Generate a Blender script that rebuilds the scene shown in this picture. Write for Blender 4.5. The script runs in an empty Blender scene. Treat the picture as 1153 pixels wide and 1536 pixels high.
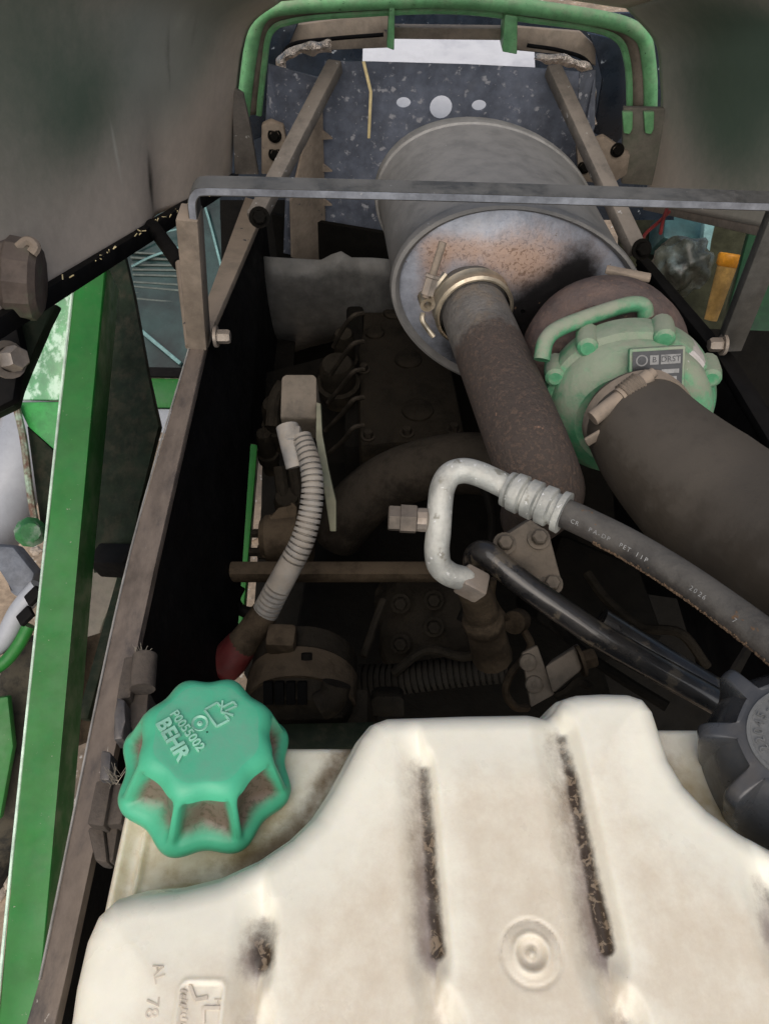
import bpy, bmesh, math, random
import numpy as np
from mathutils import Vector, Matrix, noise
R = math.radians
random.seed(7)
S = bpy.context.scene
COL = S.collection
# ------------------------------------------------------------------ camera
CAMZ = 2.2
PITCH = R(51)
FPX = 1109.0
cd = bpy.data.cameras.new('camera'); cam = bpy.data.objects.new('camera', cd); COL.objects.link(cam)
cam.location = (0, 0, CAMZ); cam.rotation_euler = (R(90) - PITCH, 0, 0)
cd.sensor_fit = 'VERTICAL'; cd.sensor_height = 24; cd.lens = 24 * FPX / 1536
cd.clip_start = 0.01; cd.clip_end = 500
S.camera = cam
# ------------------------------------------------------------------ light
SUN_EL, SUN_AZ = R(50), R(-172)      # azimuth of the sun measured from +Y towards +X
w = bpy.data.worlds.new("World"); S.world = w; w.use_nodes = True
nt = w.node_tree; bg = nt.nodes['Background']
sky = nt.nodes.new('ShaderNodeTexSky'); sky.sky_type = 'NISHITA'; sky.sun_disc = False
sky.sun_elevation = SUN_EL; sky.sun_rotation = SUN_AZ; sky.air_density = 1.0; sky.dust_density = 4.0; sky.ozone_density = 1.0
nt.links.new(sky.outputs[0], bg.inputs[0]); bg.inputs[1].default_value = 0.075
sd = bpy.data.lights.new('sun', 'SUN'); sd.energy = 1.5; sd.angle = R(80); sd.color = (1, .97, .92)
sun = bpy.data.objects.new('sun', sd); COL.objects.link(sun)
sv = Vector((math.sin(SUN_AZ) * math.cos(SUN_EL), math.cos(SUN_AZ) * math.cos(SUN_EL), math.sin(SUN_EL)))
sun.rotation_euler = sv.to_track_quat('Z', 'Y').to_euler(); sun.location = sv * 6 + Vector((0, 0, 2))
vs = S.view_settings
S.display_settings.display_device = 'sRGB'; vs.view_transform = 'Standard'; vs.look = 'None'; vs.exposure = 0.6; vs.gamma = 1; vs.use_curve_mapping = False
S.cycles.max_bounces = 8; S.cycles.diffuse_bounces = 5

# ------------------------------------------------------------------ pixel / space helpers (photo pixels 1153 x 1536)
CP = Vector((0, 0, CAMZ)); FW = Vector((0, math.cos(PITCH), -math.sin(PITCH))); UP = Vector((0, math.sin(PITCH), math.cos(PITCH)))
XA = Vector((1, 0, 0)); ZA = Vector((0, 0, 1)); YA = Vector((0, 1, 0))
def ray(u, v): return FW + XA * ((u - 576.5) / FPX) - UP * ((v - 768) / FPX)
def P(u, v, d): return CP + ray(u, v) * d                      # d = distance along the optical axis
def PH(u, v, h):                                               # h = metres below the camera
    r = ray(u, v); return CP + r * (-h / r.z)
def PY(u, v, y):
    r = ray(u, v); return CP + r * (y / r.y)
def PX(u, v, x):
    r = ray(u, v); return CP + r * (x / r.x)
def PP(u, v, o, n):                                            # meet of the ray with a plane
    r = ray(u, v); return CP + r * ((o - CP).dot(n) / r.dot(n))
def H(x, y, h): return Vector((x, y, CAMZ - h))

# ------------------------------------------------------------------ materials
def srgb(r, g, b):
    f = lambda c: (c / 255 / 12.92) if c / 255 <= .04045 else ((c / 255 + .055) / 1.055) ** 2.4
    return (f(r), f(g), f(b))
MATS = {}
def M(name, col, rough=.6, metal=0., var=.25, vscale=9., col2=None, c2scale=12., c2th=.55, c2w=.12, dust=None, damt=0., dup=.6,
      spots=None, bump=.12, bscale=90., coat=0., attr=None, sss=0., stretch=None, rvar=.15, trans=0., mot=.22, an=(70, .55), spec=None):
    m = bpy.data.materials.new(name); m.use_nodes = True; t = m.node_tree; N = t.nodes; L = t.links
    b = N['Principled BSDF']; tc = N.new('ShaderNodeTexCoord'); co = tc.outputs['Object']
    if stretch:
        mp = N.new('ShaderNodeMapping'); mp.inputs['Scale'].default_value = stretch; L.new(co, mp.inputs[0]); co = mp.outputs[0]
    def nz(scale, detail=5, rough_=.6, dist=0):
        n = N.new('ShaderNodeTexNoise'); n.inputs['Scale'].default_value = scale; n.inputs['Detail'].default_value = detail
        n.inputs['Roughness'].default_value = rough_; n.inputs['Distortion'].default_value = dist; L.new(co, n.inputs['Vector']); return n.outputs[0]
    def mr(x, a, c, lo=0., hi=1.):
        n = N.new('ShaderNodeMapRange'); n.inputs[1].default_value = a; n.inputs[2].default_value = c; n.inputs[3].default_value = lo; n.inputs[4].default_value = hi
        n.interpolation_type = 'SMOOTHSTEP'; L.new(x, n.inputs[0]); return n.outputs[0]
    def mix(f, a, c):
        n = N.new('ShaderNodeMix'); n.data_type = 'RGBA'
        for s, x in ((n.inputs[0], f), (n.inputs[6], a), (n.inputs[7], c)):
            if isinstance(x, tuple): s.default_value = (*x, 1)
            elif isinstance(x, float): s.default_value = x
            else: L.new(x, s)
        return n.outputs[2]
    def ma(op, a, c):
        n = N.new('ShaderNodeMath'); n.operation = op
        for s, x in zip(n.inputs, (a, c)):
            if isinstance(x, (int, float)): s.default_value = x
            else: L.new(x, s)
        return n.outputs[0]
    c = mix(mr(nz(vscale), .3, .7), tuple(x * (1 - var) for x in col), tuple(min(1, x * (1 + var)) for x in col))
    rr = mr(nz(vscale * 2.3), .3, .7, max(.02, rough - rvar), min(1, rough + rvar))
    if mot:
        vm = N.new('ShaderNodeVectorMath'); vm.operation = 'SCALE'; L.new(c, vm.inputs[0]); L.new(mr(nz(48, 9, .72), .3, .7, 1 - mot, 1 + mot), vm.inputs[3]); c = vm.outputs[0]
    if col2: c = mix(mr(nz(c2scale, 7, .65), c2th - c2w, c2th + c2w), c, col2)
    if attr:
        for an_, ac, lo, hi in attr:
            a = N.new('ShaderNodeAttribute'); a.attribute_name = an_
            f = ma('ADD', a.outputs['Fac'], ma('MULTIPLY', ma('SUBTRACT', nz(an[0], 9, .75), .5), an[1] * 1.6))
            if isinstance(ac[0], tuple): ac = mix(mr(nz(230, 5, .6, 1.), .52, .6), ac[0], ac[1])
            c = mix(mr(f, lo, hi), c, ac)
    if dust:
        g = N.new('ShaderNodeNewGeometry'); sp = N.new('ShaderNodeSeparateXYZ'); L.new(g.outputs['Normal'], sp.inputs[0])
        f = ma('ADD', ma('MULTIPLY', mr(sp.outputs[2], -.2, .95), dup), mr(nz(26, 10, .74), .3, .72, -.35, .5))
        f = ma('MULTIPLY', mr(f, .05, .8), damt)
        c = mix(f, c, dust)
        rr = mix(f, rr, (.92, .92, .92))
    if spots:
        for sc, ssc, th, sw in spots: c = mix(mr(nz(ssc, 3, .6), th, th + sw), c, sc)
    L.new(c, b.inputs['Base Color']); L.new(rr, b.inputs['Roughness']); b.inputs['Metallic'].default_value = metal
    if spec is None: spec = .08 if max(col) < .04 and rough > .4 else .35
    b.inputs['Specular IOR Level'].default_value = spec
    if coat: b.inputs['Coat Weight'].default_value = coat; b.inputs['Coat Roughness'].default_value = .12
    if trans: b.inputs['Transmission Weight'].default_value = trans
    if sss:
        b.inputs['Subsurface Weight'].default_value = sss; b.inputs['Subsurface Radius'].default_value = (1, .75, .45); b.inputs['Subsurface Scale'].default_value = .012
    if bump:
        bp = N.new('ShaderNodeBump'); bp.inputs['Strength'].default_value = bump; bp.inputs['Distance'].default_value = .006
        L.new(nz(bscale, 6, .65), bp.inputs['Height']); L.new(bp.outputs[0], b.inputs['Normal'])
    m.diffuse_color = (*col, 1)
    return m
DUST = (.27, .215, .165)
def later(): pass
m_green = M('green_paint', (.012, .15, .022), .45, var=.12, mot=.08, dust=(.15, .15, .08), damt=.12, bump=.03, spots=[((.25, .24, .18), 160, .70, .04)])
m_dkgreen = M('dark_green_paint', (.014, .02, .012), .6, dust=(.05, .043, .03), damt=.6, dup=.2, bump=.05)  # near-black olive green under thin brown dust
m_rimgreen = M('dusty_green_paint', (.15, .38, .17), .55, var=.15, dust=(.30, .30, .22), damt=.45, spots=[((.05, .12, .05), 140, .66, .05)], bump=.08)
m_turbogreen = M('turbo_green_paint', (.085, .30, .155), .5, col2=(.18, .29, .2), c2scale=26, dust=(.27, .25, .2), damt=.75, dup=.75, bump=.2, bscale=140, spots=[((.5, .48, .45), 36, .66, .02)])
m_brown = M('dusty_steel', (.20, .165, .13), .8, dust=DUST, damt=.8, bump=.1, spots=[((.05, .05, .055), 60, .68, .05)])
m_strut = M('grey_dusty_tube', (.12, .108, .095), .75, dust=(.22, .19, .16), damt=.6, bump=.15, spots=[((.35, .34, .33), 80, .66, .05)])
m_plateolive = M('olive_dusty_plate', (.15, .14, .115), .7, col2=(.075, .09, .06), c2scale=9, dust=(.2, .17, .14), damt=.5, bump=.1)
m_hinge = M('dark_dusty_hinge', (.06, .05, .042), .8, dust=(.13, .105, .085), damt=.6, bump=.3, col2=(.03, .028, .027), c2scale=30)
m_rail = M('worn_rail_steel', (.15, .12, .098), .65, dust=(.20, .16, .13), damt=.6, dup=.3, col2=(.035, .034, .037), c2scale=16, c2th=.60, stretch=(1.4, .6, 1), bump=.08, spots=[((.35, .32, .28), 200, .72, .03)])
m_black = M('black_painted_steel', (.005, .005, .0055), .7, dust=(.022, .019, .016), damt=.3, bump=.08)
m_grime = M('grimy_cast_iron', (.010, .0085, .006), .9, col2=(.021, .0165, .011), c2scale=18, dust=(.024, .020, .015), damt=.7, bump=.7, bscale=45)
m_grime2 = M('dusty_tan_casting', (.028, .021, .014), .9, col2=(.048, .036, .023), c2scale=20, dust=(.085, .064, .043), damt=.7, bump=.5, bscale=60)
m_grime3 = M('dark_dusty_casting', (.015, .0125, .0095), .9, col2=(.025, .020, .015), c2scale=20, dust=(.042, .035, .027), damt=.7, bump=.5, bscale=60)
m_tan = M('tan_dusty_bracket', (.085, .072, .055), .8, col2=(.13, .11, .085), c2scale=22, dust=(.17, .14, .11), damt=.6, bump=.3, bscale=70)
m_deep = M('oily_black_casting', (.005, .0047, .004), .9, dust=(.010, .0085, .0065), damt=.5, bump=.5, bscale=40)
m_plate = M('slate_blue_panel', (.105, .12, .155), .42, var=.35, vscale=7, dust=(.16, .165, .18), damt=.35, dup=.1, spots=[((.32, .33, .36), 62, .58, .10), ((.36, .36, .38), 130, .66, .06)], bump=.06)
m_bluedark = M('dark_blue_panel', (.018, .025, .036), .3, spots=[((.3, .33, .36), 50, .68, .05)], bump=.2, bscale=25)
m_white = M('white_painted_sheet', (.62, .62, .63), .45, var=.04, vscale=14, mot=.05, col2=(.50, .50, .52), c2scale=12, c2th=.6, bump=.03, bscale=20)
m_foil = M('crumpled_foil', (.72, .62, .54), .28, metal=.85, var=.35, vscale=30, bump=1., bscale=55)
m_muffler = M('muffler_grey_coating', (.17, .167, .16), .6, metal=.2, var=.05, vscale=3, mot=.06, dust=(.27, .26, .245), damt=.5, dup=.5, bump=.1, bscale=160, spots=[((.42, .42, .42), 170, .72, .03)])
m_rust = M('rusty_cast_iron', (.062, .044, .042), .82, col2=(.115, .075, .062), c2scale=40, c2th=.52, bump=.35, bscale=220, dust=(.16, .13, .115), damt=.35, spots=[((.15, .10, .075), 150, .63, .05)])
m_clamp = M('zinc_clamp_band', (.62, .55, .42), .34, metal=.9, var=.2, dust=DUST, damt=.35, bump=.05)
m_steel = M('dull_bolt_steel', (.33, .29, .25), .5, metal=.6, dust=DUST, damt=.6, bump=.1)
m_hose = M('grey_rubber_hose', (.052, .043, .033), .6, var=.08, vscale=3, mot=.05, dust=(.088, .075, .06), damt=.5, dup=.7, bump=.08, bscale=260)
m_alu = M('dull_aluminium', (.36, .37, .345), .5, metal=.35, var=.2, vscale=28, dust=(.50, .47, .41), damt=.4, bump=.25, bscale=180, spots=[((.25, .24, .2), 70, .60, .1), ((.6, .6, .58), 150, .64, .04)])
m_rubber = M('black_rubber_hose', (.022, .022, .023), .5, col2=(.085, .075, .065), c2scale=14, c2th=.5, c2w=.2, dust=(.12, .115, .105), damt=.5, dup=.7, bump=.25, bscale=180, spots=[((.12, .075, .045), 90, .66, .04)])
m_gloss = M('glossy_black_pipe', (.012, .012, .013), .24, dust=(.05, .045, .038), damt=.35, col2=(.085, .07, .05), c2scale=34, c2th=.56, c2w=.03, bump=.2, bscale=60, coat=.5)
m_conduit = M('grey_plastic_conduit', (.22, .215, .205), .55, dust=(.30, .25, .19), damt=.5, bump=.05)
m_red = M('red_rubber_boot', (.20, .012, .012), .6, dust=(.10, .05, .04), damt=.45, bump=.1)
m_cap = M('green_plastic_cap', (.07, .41, .235), .36, var=.05, mot=.05, bump=.05, attr=[('dirt', ((.165, .125, .095), (.11, .085, .06)), .15, .95), ('film', (.155, .33, .235), .3, .9)], rvar=.06, an=(40, .6))
m_captext = M('green_plastic_lettering', (.26, .52, .39), .4, var=.05, bump=0)
m_greycap = M('grey_plastic_cap', (.042, .046, .052), .27, var=.12, mot=.1, spec=.5, col2=(.065, .06, .055), c2scale=16, dust=(.10, .085, .07), damt=.15, bump=.08)
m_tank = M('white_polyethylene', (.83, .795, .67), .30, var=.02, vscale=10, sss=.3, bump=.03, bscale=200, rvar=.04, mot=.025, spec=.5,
           attr=[('film', (.46, .35, .17), .15, 1.3), ('haze', (.60, .515, .395), .0, .95), ('groove_shade', (.30, .25, .225), .15, 1.1), ('grime', (.165, .115, .06), .12, 1.15), ('dirt', ((.05, .034, .021), (.22, .165, .11)), .22, 1.0)], spots=[((.38, .3, .2), 90, .76, .03)])
m_label = M('moulded_mark', (.58, .51, .41), .4, var=.1, bump=0)
m_soil = M('dry_stony_soil', (.33, .25, .175), .95, var=.4, vscale=3, col2=(.20, .16, .12), c2scale=8, bump=1., bscale=14, spots=[((.55, .5, .43), 22, .62, .05)])
m_glass = M('teal_reflecting_glass', (.010, .026, .026), .25, var=.5, vscale=5, col2=(.035, .075, .07), c2scale=4, c2w=.2, spec=.25, bump=.02, bscale=8)  # teal tone and lighter patches stand in for reflected foliage
m_slat = M('glass_louvre', (.10, .12, .105), .6, var=.4, vscale=14, bump=.1)
m_grey = M('pale_grey_plastic', (.34, .35, .37), .4, var=.06, mot=.05, bump=.05)
m_teal = M('teal_crate_plastic', (.045, .11, .11), .5, var=.25, bump=.1)
m_tealpale = M('pale_teal_plastic', (.16, .29, .28), .45, bump=.05)
m_bag = M('clear_polythene_bag', (.06, .065, .05), .3, var=.6, vscale=10, col2=(.16, .20, .19), c2scale=14, c2th=.62, bump=.5, bscale=16)
m_yellow = M('yellow_plastic_tube', (.50, .30, .09), .45, var=.3, vscale=14, bump=.05)
m_olive = M('dim_olive_wall', (.035, .035, .02), .8, var=.3, bump=.1)
m_straw = M('dry_straw', (.66, .55, .30), .6, bump=0)
m_strand = M('frayed_grey_strand', (.28, .25, .20), .7, bump=0)
m_redwire = M('red_wire', (.12, .015, .015), .5, bump=0)
m_ink = M('white_print', (.25, .25, .245), .7, col2=(.1, .1, .1), c2scale=120, c2th=.62, bump=0)
m_tagdark = M('dark_tag_metal', (.035, .037, .04), .35, metal=.4, bump=0)
m_tyre = M('dark_tyre_rubber', (.02, .02, .018), .7, dust=(.10, .085, .06), damt=.6, bump=.3, bscale=30)
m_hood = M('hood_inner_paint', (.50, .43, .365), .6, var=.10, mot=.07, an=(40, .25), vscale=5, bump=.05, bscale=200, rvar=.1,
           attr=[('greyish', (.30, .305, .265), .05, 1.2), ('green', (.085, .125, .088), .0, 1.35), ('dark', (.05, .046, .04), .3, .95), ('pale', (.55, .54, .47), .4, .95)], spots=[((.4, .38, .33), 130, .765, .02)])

# ------------------------------------------------------------------ mesh helpers
def new(): return bmesh.new()
def recenter(me):
    co = np.empty(len(me.vertices) * 3); me.vertices.foreach_get('co', co); co = co.reshape(-1, 3)
    a, b = co.min(0), co.max(0); c = np.array([(a[0] + b[0]) / 2, (a[1] + b[1]) / 2, a[2]])
    me.vertices.foreach_set('co', (co - c).ravel()); me.update(); return Vector(c)
def ob(name, bm, m, parent=None, smooth=35, attrs=None):
    me = bpy.data.meshes.new(name)
    if isinstance(bm, bmesh.types.BMesh):
        bmesh.ops.recalc_face_normals(bm, faces=bm.faces); bm.to_mesh(me); bm.free()
    else:
        me.from_pydata(*bm); me.update()
    if attrs:
        for k, a in attrs.items():
            at = me.attributes.new(k, 'FLOAT', 'POINT'); at.data.foreach_set('value', np.asarray(a, dtype=np.float32).ravel())
    c = recenter(me)
    if smooth:
        me.polygons.foreach_set('use_smooth', [True] * len(me.polygons))
        me.set_sharp_from_angle(angle=R(smooth))
    me.materials.append(m)
    o = bpy.data.objects.new(name, me); COL.objects.link(o); o.location = c
    if parent:
        o.parent = parent; o.matrix_parent_inverse = WM[parent.name].inverted()
    WM[o.name] = Matrix.Translation(c)
    return o
WM = {}
def tag(o, label=None, cat=None, group=None, kind=None):
    if label: o['label'] = label
    if cat: o['category'] = cat
    if group: o['group'] = group
    if kind: o['kind'] = kind
    return o
def thing(name, loc, label, cat, group=None):
    o = bpy.data.objects.new(name, None); COL.objects.link(o); o.location = loc; o.empty_display_size = .02
    WM[o.name] = Matrix.Translation(loc); return tag(o, label, cat, group)
def copy_tree(o, off, label, rz=0, first=True, parent=None):
    c = o.copy(); COL.objects.link(c)
    if first: c.location = o.location + off; c['label'] = label
    else: c.parent = parent
    WM[c.name] = Matrix.Translation(c.location) if first else WM[o.name]
    for ch in o.children: copy_tree(ch, off, label, 0, False, c)
    return c
def frame(d, up=None):
    d = d.normalized(); up = up or (ZA if abs(d.z) < .95 else YA)
    s = d.cross(up).normalized(); return s, s.cross(d).normalized()
def spline(pts, n):
    pts = [Vector(p) for p in pts]
    if len(pts) == 2: return [pts[0].lerp(pts[1], i / (n - 1)) for i in range(n)]
    Q = [pts[0] * 2 - pts[1]] + pts + [pts[-1] * 2 - pts[-2]]; out = []; k = len(pts) - 1
    for i in range(n):
        s = i / (n - 1) * k; j = min(int(s), k - 1); t = s - j; a, b, c, d = Q[j:j + 4]
        out.append(.5 * ((2 * b) + (c - a) * t + (2 * a - 5 * b + 4 * c - d) * t * t + (3 * b - a - 3 * c + d) * t ** 3))
    return out
def tube(bm, pts, r, n=None, seg=14, caps=True, sp=True, flat=1.0):
    C = spline(pts, n or max(8, len(pts) * 8)) if sp else [Vector(p) for p in pts]
    L = [0.]
    for a, b in zip(C, C[1:]): L.append(L[-1] + (b - a).length)
    rf = r if callable(r) else (lambda t, l: r)
    rings = []; s = None
    for i, c in enumerate(C):
        d = (C[min(i + 1, len(C) - 1)] - C[max(i - 1, 0)]).normalized()
        if s is None: s, u = frame(d)
        else: s = (s - d * s.dot(d)).normalized(); u = s.cross(d)
        rad = rf(L[i] / L[-1], L[i])
        rings.append([bm.verts.new(c + (s * math.cos(2 * math.pi * k / seg) + u * flat * math.sin(2 * math.pi * k / seg)) * rad) for k in range(seg)])
    for a, b in zip(rings, rings[1:]):
        for k in range(seg): bm.faces.new((a[k], a[(k + 1) % seg], b[(k + 1) % seg], b[k]))
    if caps: bm.faces.new(rings[0]); bm.faces.new(rings[-1])
    return bm
def lathe(bm, prof, o, ax, seg=32, rx=1., ry=1., roll=0., up=None, capa=False, capb=False):
    ax = ax.normalized(); s, u = frame(ax, up)
    s2 = s * math.cos(roll) + u * math.sin(roll); u2 = u * math.cos(roll) - s * math.sin(roll); rings = []
    for t, r in prof:
        c = o + ax * t
        rings.append([bm.verts.new(c + s2 * (r * rx * math.cos(2 * math.pi * k / seg)) + u2 * (r * ry * math.sin(2 * math.pi * k / seg))) for k in range(seg)])
    for a, b in zip(rings, rings[1:]):
        for k in range(seg): bm.faces.new((a[k], a[(k + 1) % seg], b[(k + 1) % seg], b[k]))
    if capa: bm.faces.new(rings[0])
    if capb: bm.faces.new(rings[-1])
    return bm
def prism(bm, poly, vec, bev=0.):
    a = [bm.verts.new(p) for p in poly]; b = [bm.verts.new(Vector(p) + vec) for p in poly]; n = len(a)
    fs = [bm.faces.new(a), bm.faces.new(b[::-1])] + [bm.faces.new((a[i], b[i], b[(i + 1) % n], a[(i + 1) % n])) for i in range(n)]
    if bev:
        es = list({e for f in fs for e in f.edges}); bmesh.ops.bevel(bm, geom=es, offset=bev, segments=2, affect='EDGES', profile=.5, clamp_overlap=True)
    return bm
def bar(bm, p0, p1, w_, t_, up=None, bev=.0015):
    p0 = Vector(p0); p1 = Vector(p1); s, u = frame(p1 - p0, up); s = s * w_ / 2; u = u * t_ / 2
    return prism(bm, [p0 - s - u, p0 + s - u, p0 + s + u, p0 - s + u], p1 - p0, bev)
def bolt(bm, o, ax, r, h, seg=6, washer=True):
    if washer: lathe(bm, [(0, r * 1.5), (h * .2, r * 1.5), (h * .2, r)], o, ax, 18, capa=True)
    lathe(bm, [(h * .2, r), (h * .85, r), (h, r * .82)], o, ax, seg, capa=True, capb=True)
    return bm
def quad_bar(pts_l, pts_r, vec):     # strip between two polylines, extruded
    bm = new(); prism(bm, list(pts_l) + list(pts_r)[::-1], vec, .0012); return bm
def text(name, body, o, xd, yd, size, ext, m, parent, bold=0.):
    cu = bpy.data.curves.new(name, 'FONT'); cu.body = body; cu.size = size; cu.extrude = ext; cu.offset = bold; cu.resolution_u = 3; cu.align_x = 'CENTER'; cu.align_y = 'CENTER'
    t = bpy.data.objects.new(name + '_tmp', cu); COL.objects.link(t)
    me = bpy.data.meshes.new_from_object(t.evaluated_get(bpy.context.evaluated_depsgraph_get())); bpy.data.objects.remove(t)
    xd = xd.normalized(); zd = xd.cross(yd).normalized(); yd = zd.cross(xd)
    mt = Matrix((xd, yd, zd)).transposed().to_4x4(); mt.translation = o; me.transform(mt)
    bm = new(); bm.from_mesh(me); bpy.data.meshes.remove(me)
    return ob(name, bm, m, parent, 30)

# ------------------------------------------------------------------ ground
n_ = 60; vv = []; ff = []
for j in range(n_ + 1):
    for i in range(n_ + 1):
        x = -60 + 120 * i / n_; y = -60 + 120 * j / n_
        x = math.copysign(abs(x / 60) ** 2.2 * 60, x); y = math.copysign(abs(y / 60) ** 2.2 * 60, y) + .5
        vv.append((x, y, .03 * noise.noise(Vector((x * 2, y * 2, 0)))))
for j in range(n_):
    for i in range(n_): a = j * (n_ + 1) + i; ff.append((a, a + 1, a + n_ + 2, a + n_ + 1))
tag(ob('ground', (vv, [], ff), m_soil), kind='structure')
bm = new()
for i in range(260):
    x = random.uniform(-1.9, -.35); y = random.uniform(-.4, 2.2); r = random.uniform(.006, .03)
    o = Vector((x, y, .03 * noise.noise(Vector((x * 2, y * 2, 0))) + r * .3))
    b2 = bmesh.ops.create_icosphere(bm, subdivisions=2, radius=r)
    for v in b2['verts']: v.co = v.co * (1 + .5 * noise.noise(v.co / r * 1.2 + o * 9)); v.co = Vector((v.co.x * random.uniform(.8, 1.3), v.co.y * random.uniform(.8, 1.3), v.co.z * .6)) + o
tag(ob('ground_stones', bm, M('pale_stone', (.34, .28, .22), .9, var=.4, bump=.3), smooth=0), kind='stuff')

# ------------------------------------------------------------------ raised engine hood
hood = thing('engine_hood', H(.1, 1.43, .70), 'big raised hood, green and brown inside, arching over the engine bay', 'hood')
YF, YN = 1.42, -.12
farL = [(-.30, .711), (-.285, .64), (-.262, .55), (-.245, .49), (-.222, .447), (-.17, .415)]
nearL = [(-.552, .262), (-.58, .16), (-.605, .03), (-.62, -.08), (-.62, -.165), (-.60, -.22)]
farR = [(.522, .765), (.517, .68), (.505, .588), (.487, .53), (.462, .475), (.40, .425)]
nearR = [(.612, .068), (.635, .03), (.655, -.0), (.665, -.09), (.665, -.165), (.65, -.22)]
def gauss(p, c, rx, ry, rz): return math.exp(-(((p.x - c.x) / rx) ** 2 + ((p.y - c.y) / ry) ** 2 + ((p.z - c.z) / rz) ** 2))
def panel(name, far, near, ns, blobs, crease=None, YN=YN):
    V = []; A = {'green': [], 'dark': [], 'pale': [], 'greyish': []}
    f2 = spline([H(a, YF, b) for a, b in far], ns); n2 = spline([H(a, YN, b) for a, b in near], ns); nl = 110
    for j in range(nl + 1):
        s = j / nl
        for i in range(ns):
            p = f2[i].lerp(n2[i], s)
            if crease: p = crease(p, i / (ns - 1), s)
            V.append(p)
            for k in A: A[k].append(sum(w_ * gauss(p, c, *r) for kk, c, r, w_ in blobs if kk == k))
    F = [(j * ns + i, j * ns + i + 1, (j + 1) * ns + i + 1, (j + 1) * ns + i) for j in range(nl) for i in range(ns - 1)]
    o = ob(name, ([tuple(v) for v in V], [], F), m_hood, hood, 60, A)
    md = o.modifiers.new('thickness', 'SOLIDIFY'); md.thickness = .004; md.offset = 0
    return o
def WL(u, v, x=-.40): return PX(u, v, x)
cr = PX(266, 262, -.315)
def creaseL(p, t, s):
    k = math.exp(-((p.y - cr.y - .02) / .05) ** 2) * max(0, 1 - t * 2.2)
    return p + Vector((-.02 * k, 0, 0))
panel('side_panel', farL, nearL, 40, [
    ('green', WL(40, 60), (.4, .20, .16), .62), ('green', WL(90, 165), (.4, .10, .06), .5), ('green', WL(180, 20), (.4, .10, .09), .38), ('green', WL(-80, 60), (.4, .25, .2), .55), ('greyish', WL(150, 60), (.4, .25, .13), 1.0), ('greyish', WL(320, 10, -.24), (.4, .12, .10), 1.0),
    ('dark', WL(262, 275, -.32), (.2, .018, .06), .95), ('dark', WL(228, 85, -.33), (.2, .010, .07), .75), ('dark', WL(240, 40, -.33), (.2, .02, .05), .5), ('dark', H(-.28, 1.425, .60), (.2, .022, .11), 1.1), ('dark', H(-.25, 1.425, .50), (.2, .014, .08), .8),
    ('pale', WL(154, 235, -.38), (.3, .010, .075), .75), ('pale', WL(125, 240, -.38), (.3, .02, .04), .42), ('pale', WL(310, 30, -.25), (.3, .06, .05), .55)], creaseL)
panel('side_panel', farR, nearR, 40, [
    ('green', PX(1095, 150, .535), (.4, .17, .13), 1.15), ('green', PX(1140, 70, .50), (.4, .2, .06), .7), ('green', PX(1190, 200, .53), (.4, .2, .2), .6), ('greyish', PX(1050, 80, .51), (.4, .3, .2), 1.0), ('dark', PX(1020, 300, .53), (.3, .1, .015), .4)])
def roofpts(a, b, t): return [a[-1], ((a[-1][0] + b[-1][0]) / 2, t), b[-1]]
panel('roof_panel', roofpts(farL, farR, .395), [tuple(f_ + (n_ - f_) * .16 for f_, n_ in zip(p, q)) for p, q in zip(roofpts(farL, farR, .395), roofpts(nearL, nearR, -.235))], 24, [('green', H(.1, .7, .1), (.3, .3, .3), .8)], None, YF - .16 * (YF - YN))
# dark seal along the lower edge of the left wall
bm = new(); a0 = H(-.297, YF, .716); a1 = H(-.551, YN, .267)
bar(bm, a0 + Vector((.004, 0, 0)), a1 + Vector((.004, 0, 0)), .022, .018, XA)
ob('edge_seal', bm, m_black, hood)
bm = new(); bar(bm, H(.524, YF, .768), H(.612, YN, .073), .02, .006, XA); ob('edge_flange', bm, m_brown, hood)
bm = new()
for i in range(40):
    p = a0.lerp(a1, random.uniform(.05, .45)) + Vector((.012, 0, random.uniform(.006, .012)))
    d = Vector((random.uniform(-1, 1), random.uniform(-1, 1), random.uniform(-.2, .8))).normalized() * random.uniform(.003, .01)
    tube(bm, [p, p + d], .0009, 2, 4, sp=False)
tag(ob('chaff_on_seal', bm, m_straw, hood), kind='stuff')
# arched rim : green tube, web and inner lip
YR = 1.45
rim_px = [(365, 172), (368, 139), (374, 90), (382, 45), (392, 24), (412, 13), (469, 7), (590, 1), (665, 0), (730, 4), (803, 13), (870, 23), (922, 33), (950, 44), (966, 60), (972, 90), (975, 125), (975, 163)]
rim = [PY(u, v, YR) for u, v in rim_px]
bm = new(); tube(bm, rim, .0125, 90, 12); ob('rim_tube', bm, m_rimgreen, hood)
lip_px = [(388, 172), (391, 139), (396, 95), (401, 58), (412, 40), (432, 32), (480, 24), (590, 17), (665, 15), (730, 19), (790, 28), (860, 37), (906, 47), (930, 62), (939, 85), (943, 115), (944, 163)]
lip = [PY(u, v, YR + .022) for u, v in lip_px]
bm = new(); tube(bm, lip, .0065, 90, 8); ob('inner_lip', bm, m_rimgreen, hood)
bm = new(); a = spline(rim, 80); b = spline(lip, 80)
va = [bm.verts.new(p) for p in a]; vb = [bm.verts.new(p + Vector((0, .004, 0))) for p in b]
for i in range(79): bm.faces.new((va[i], va[i + 1], vb[i + 1], vb[i]))
o = ob('rim_web', bm, m_brown, hood); md = o.modifiers.new('t', 'SOLIDIFY'); md.thickness = .003
for u0, u1, v0, v1 in ((584, 592, 8, 72), (757, 776, 22, 78)):
    bm = new(); prism(bm, [PY(u0, v0, 1.44), PY(u1, v0 + 3, 1.44), PY(u1 - 1, v1 + 4, 1.44), PY(u0 - 4, v1, 1.44)], Vector((0, .05, 0)), .002); ob('stop_tab', bm, m_rimgreen, hood)
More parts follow.
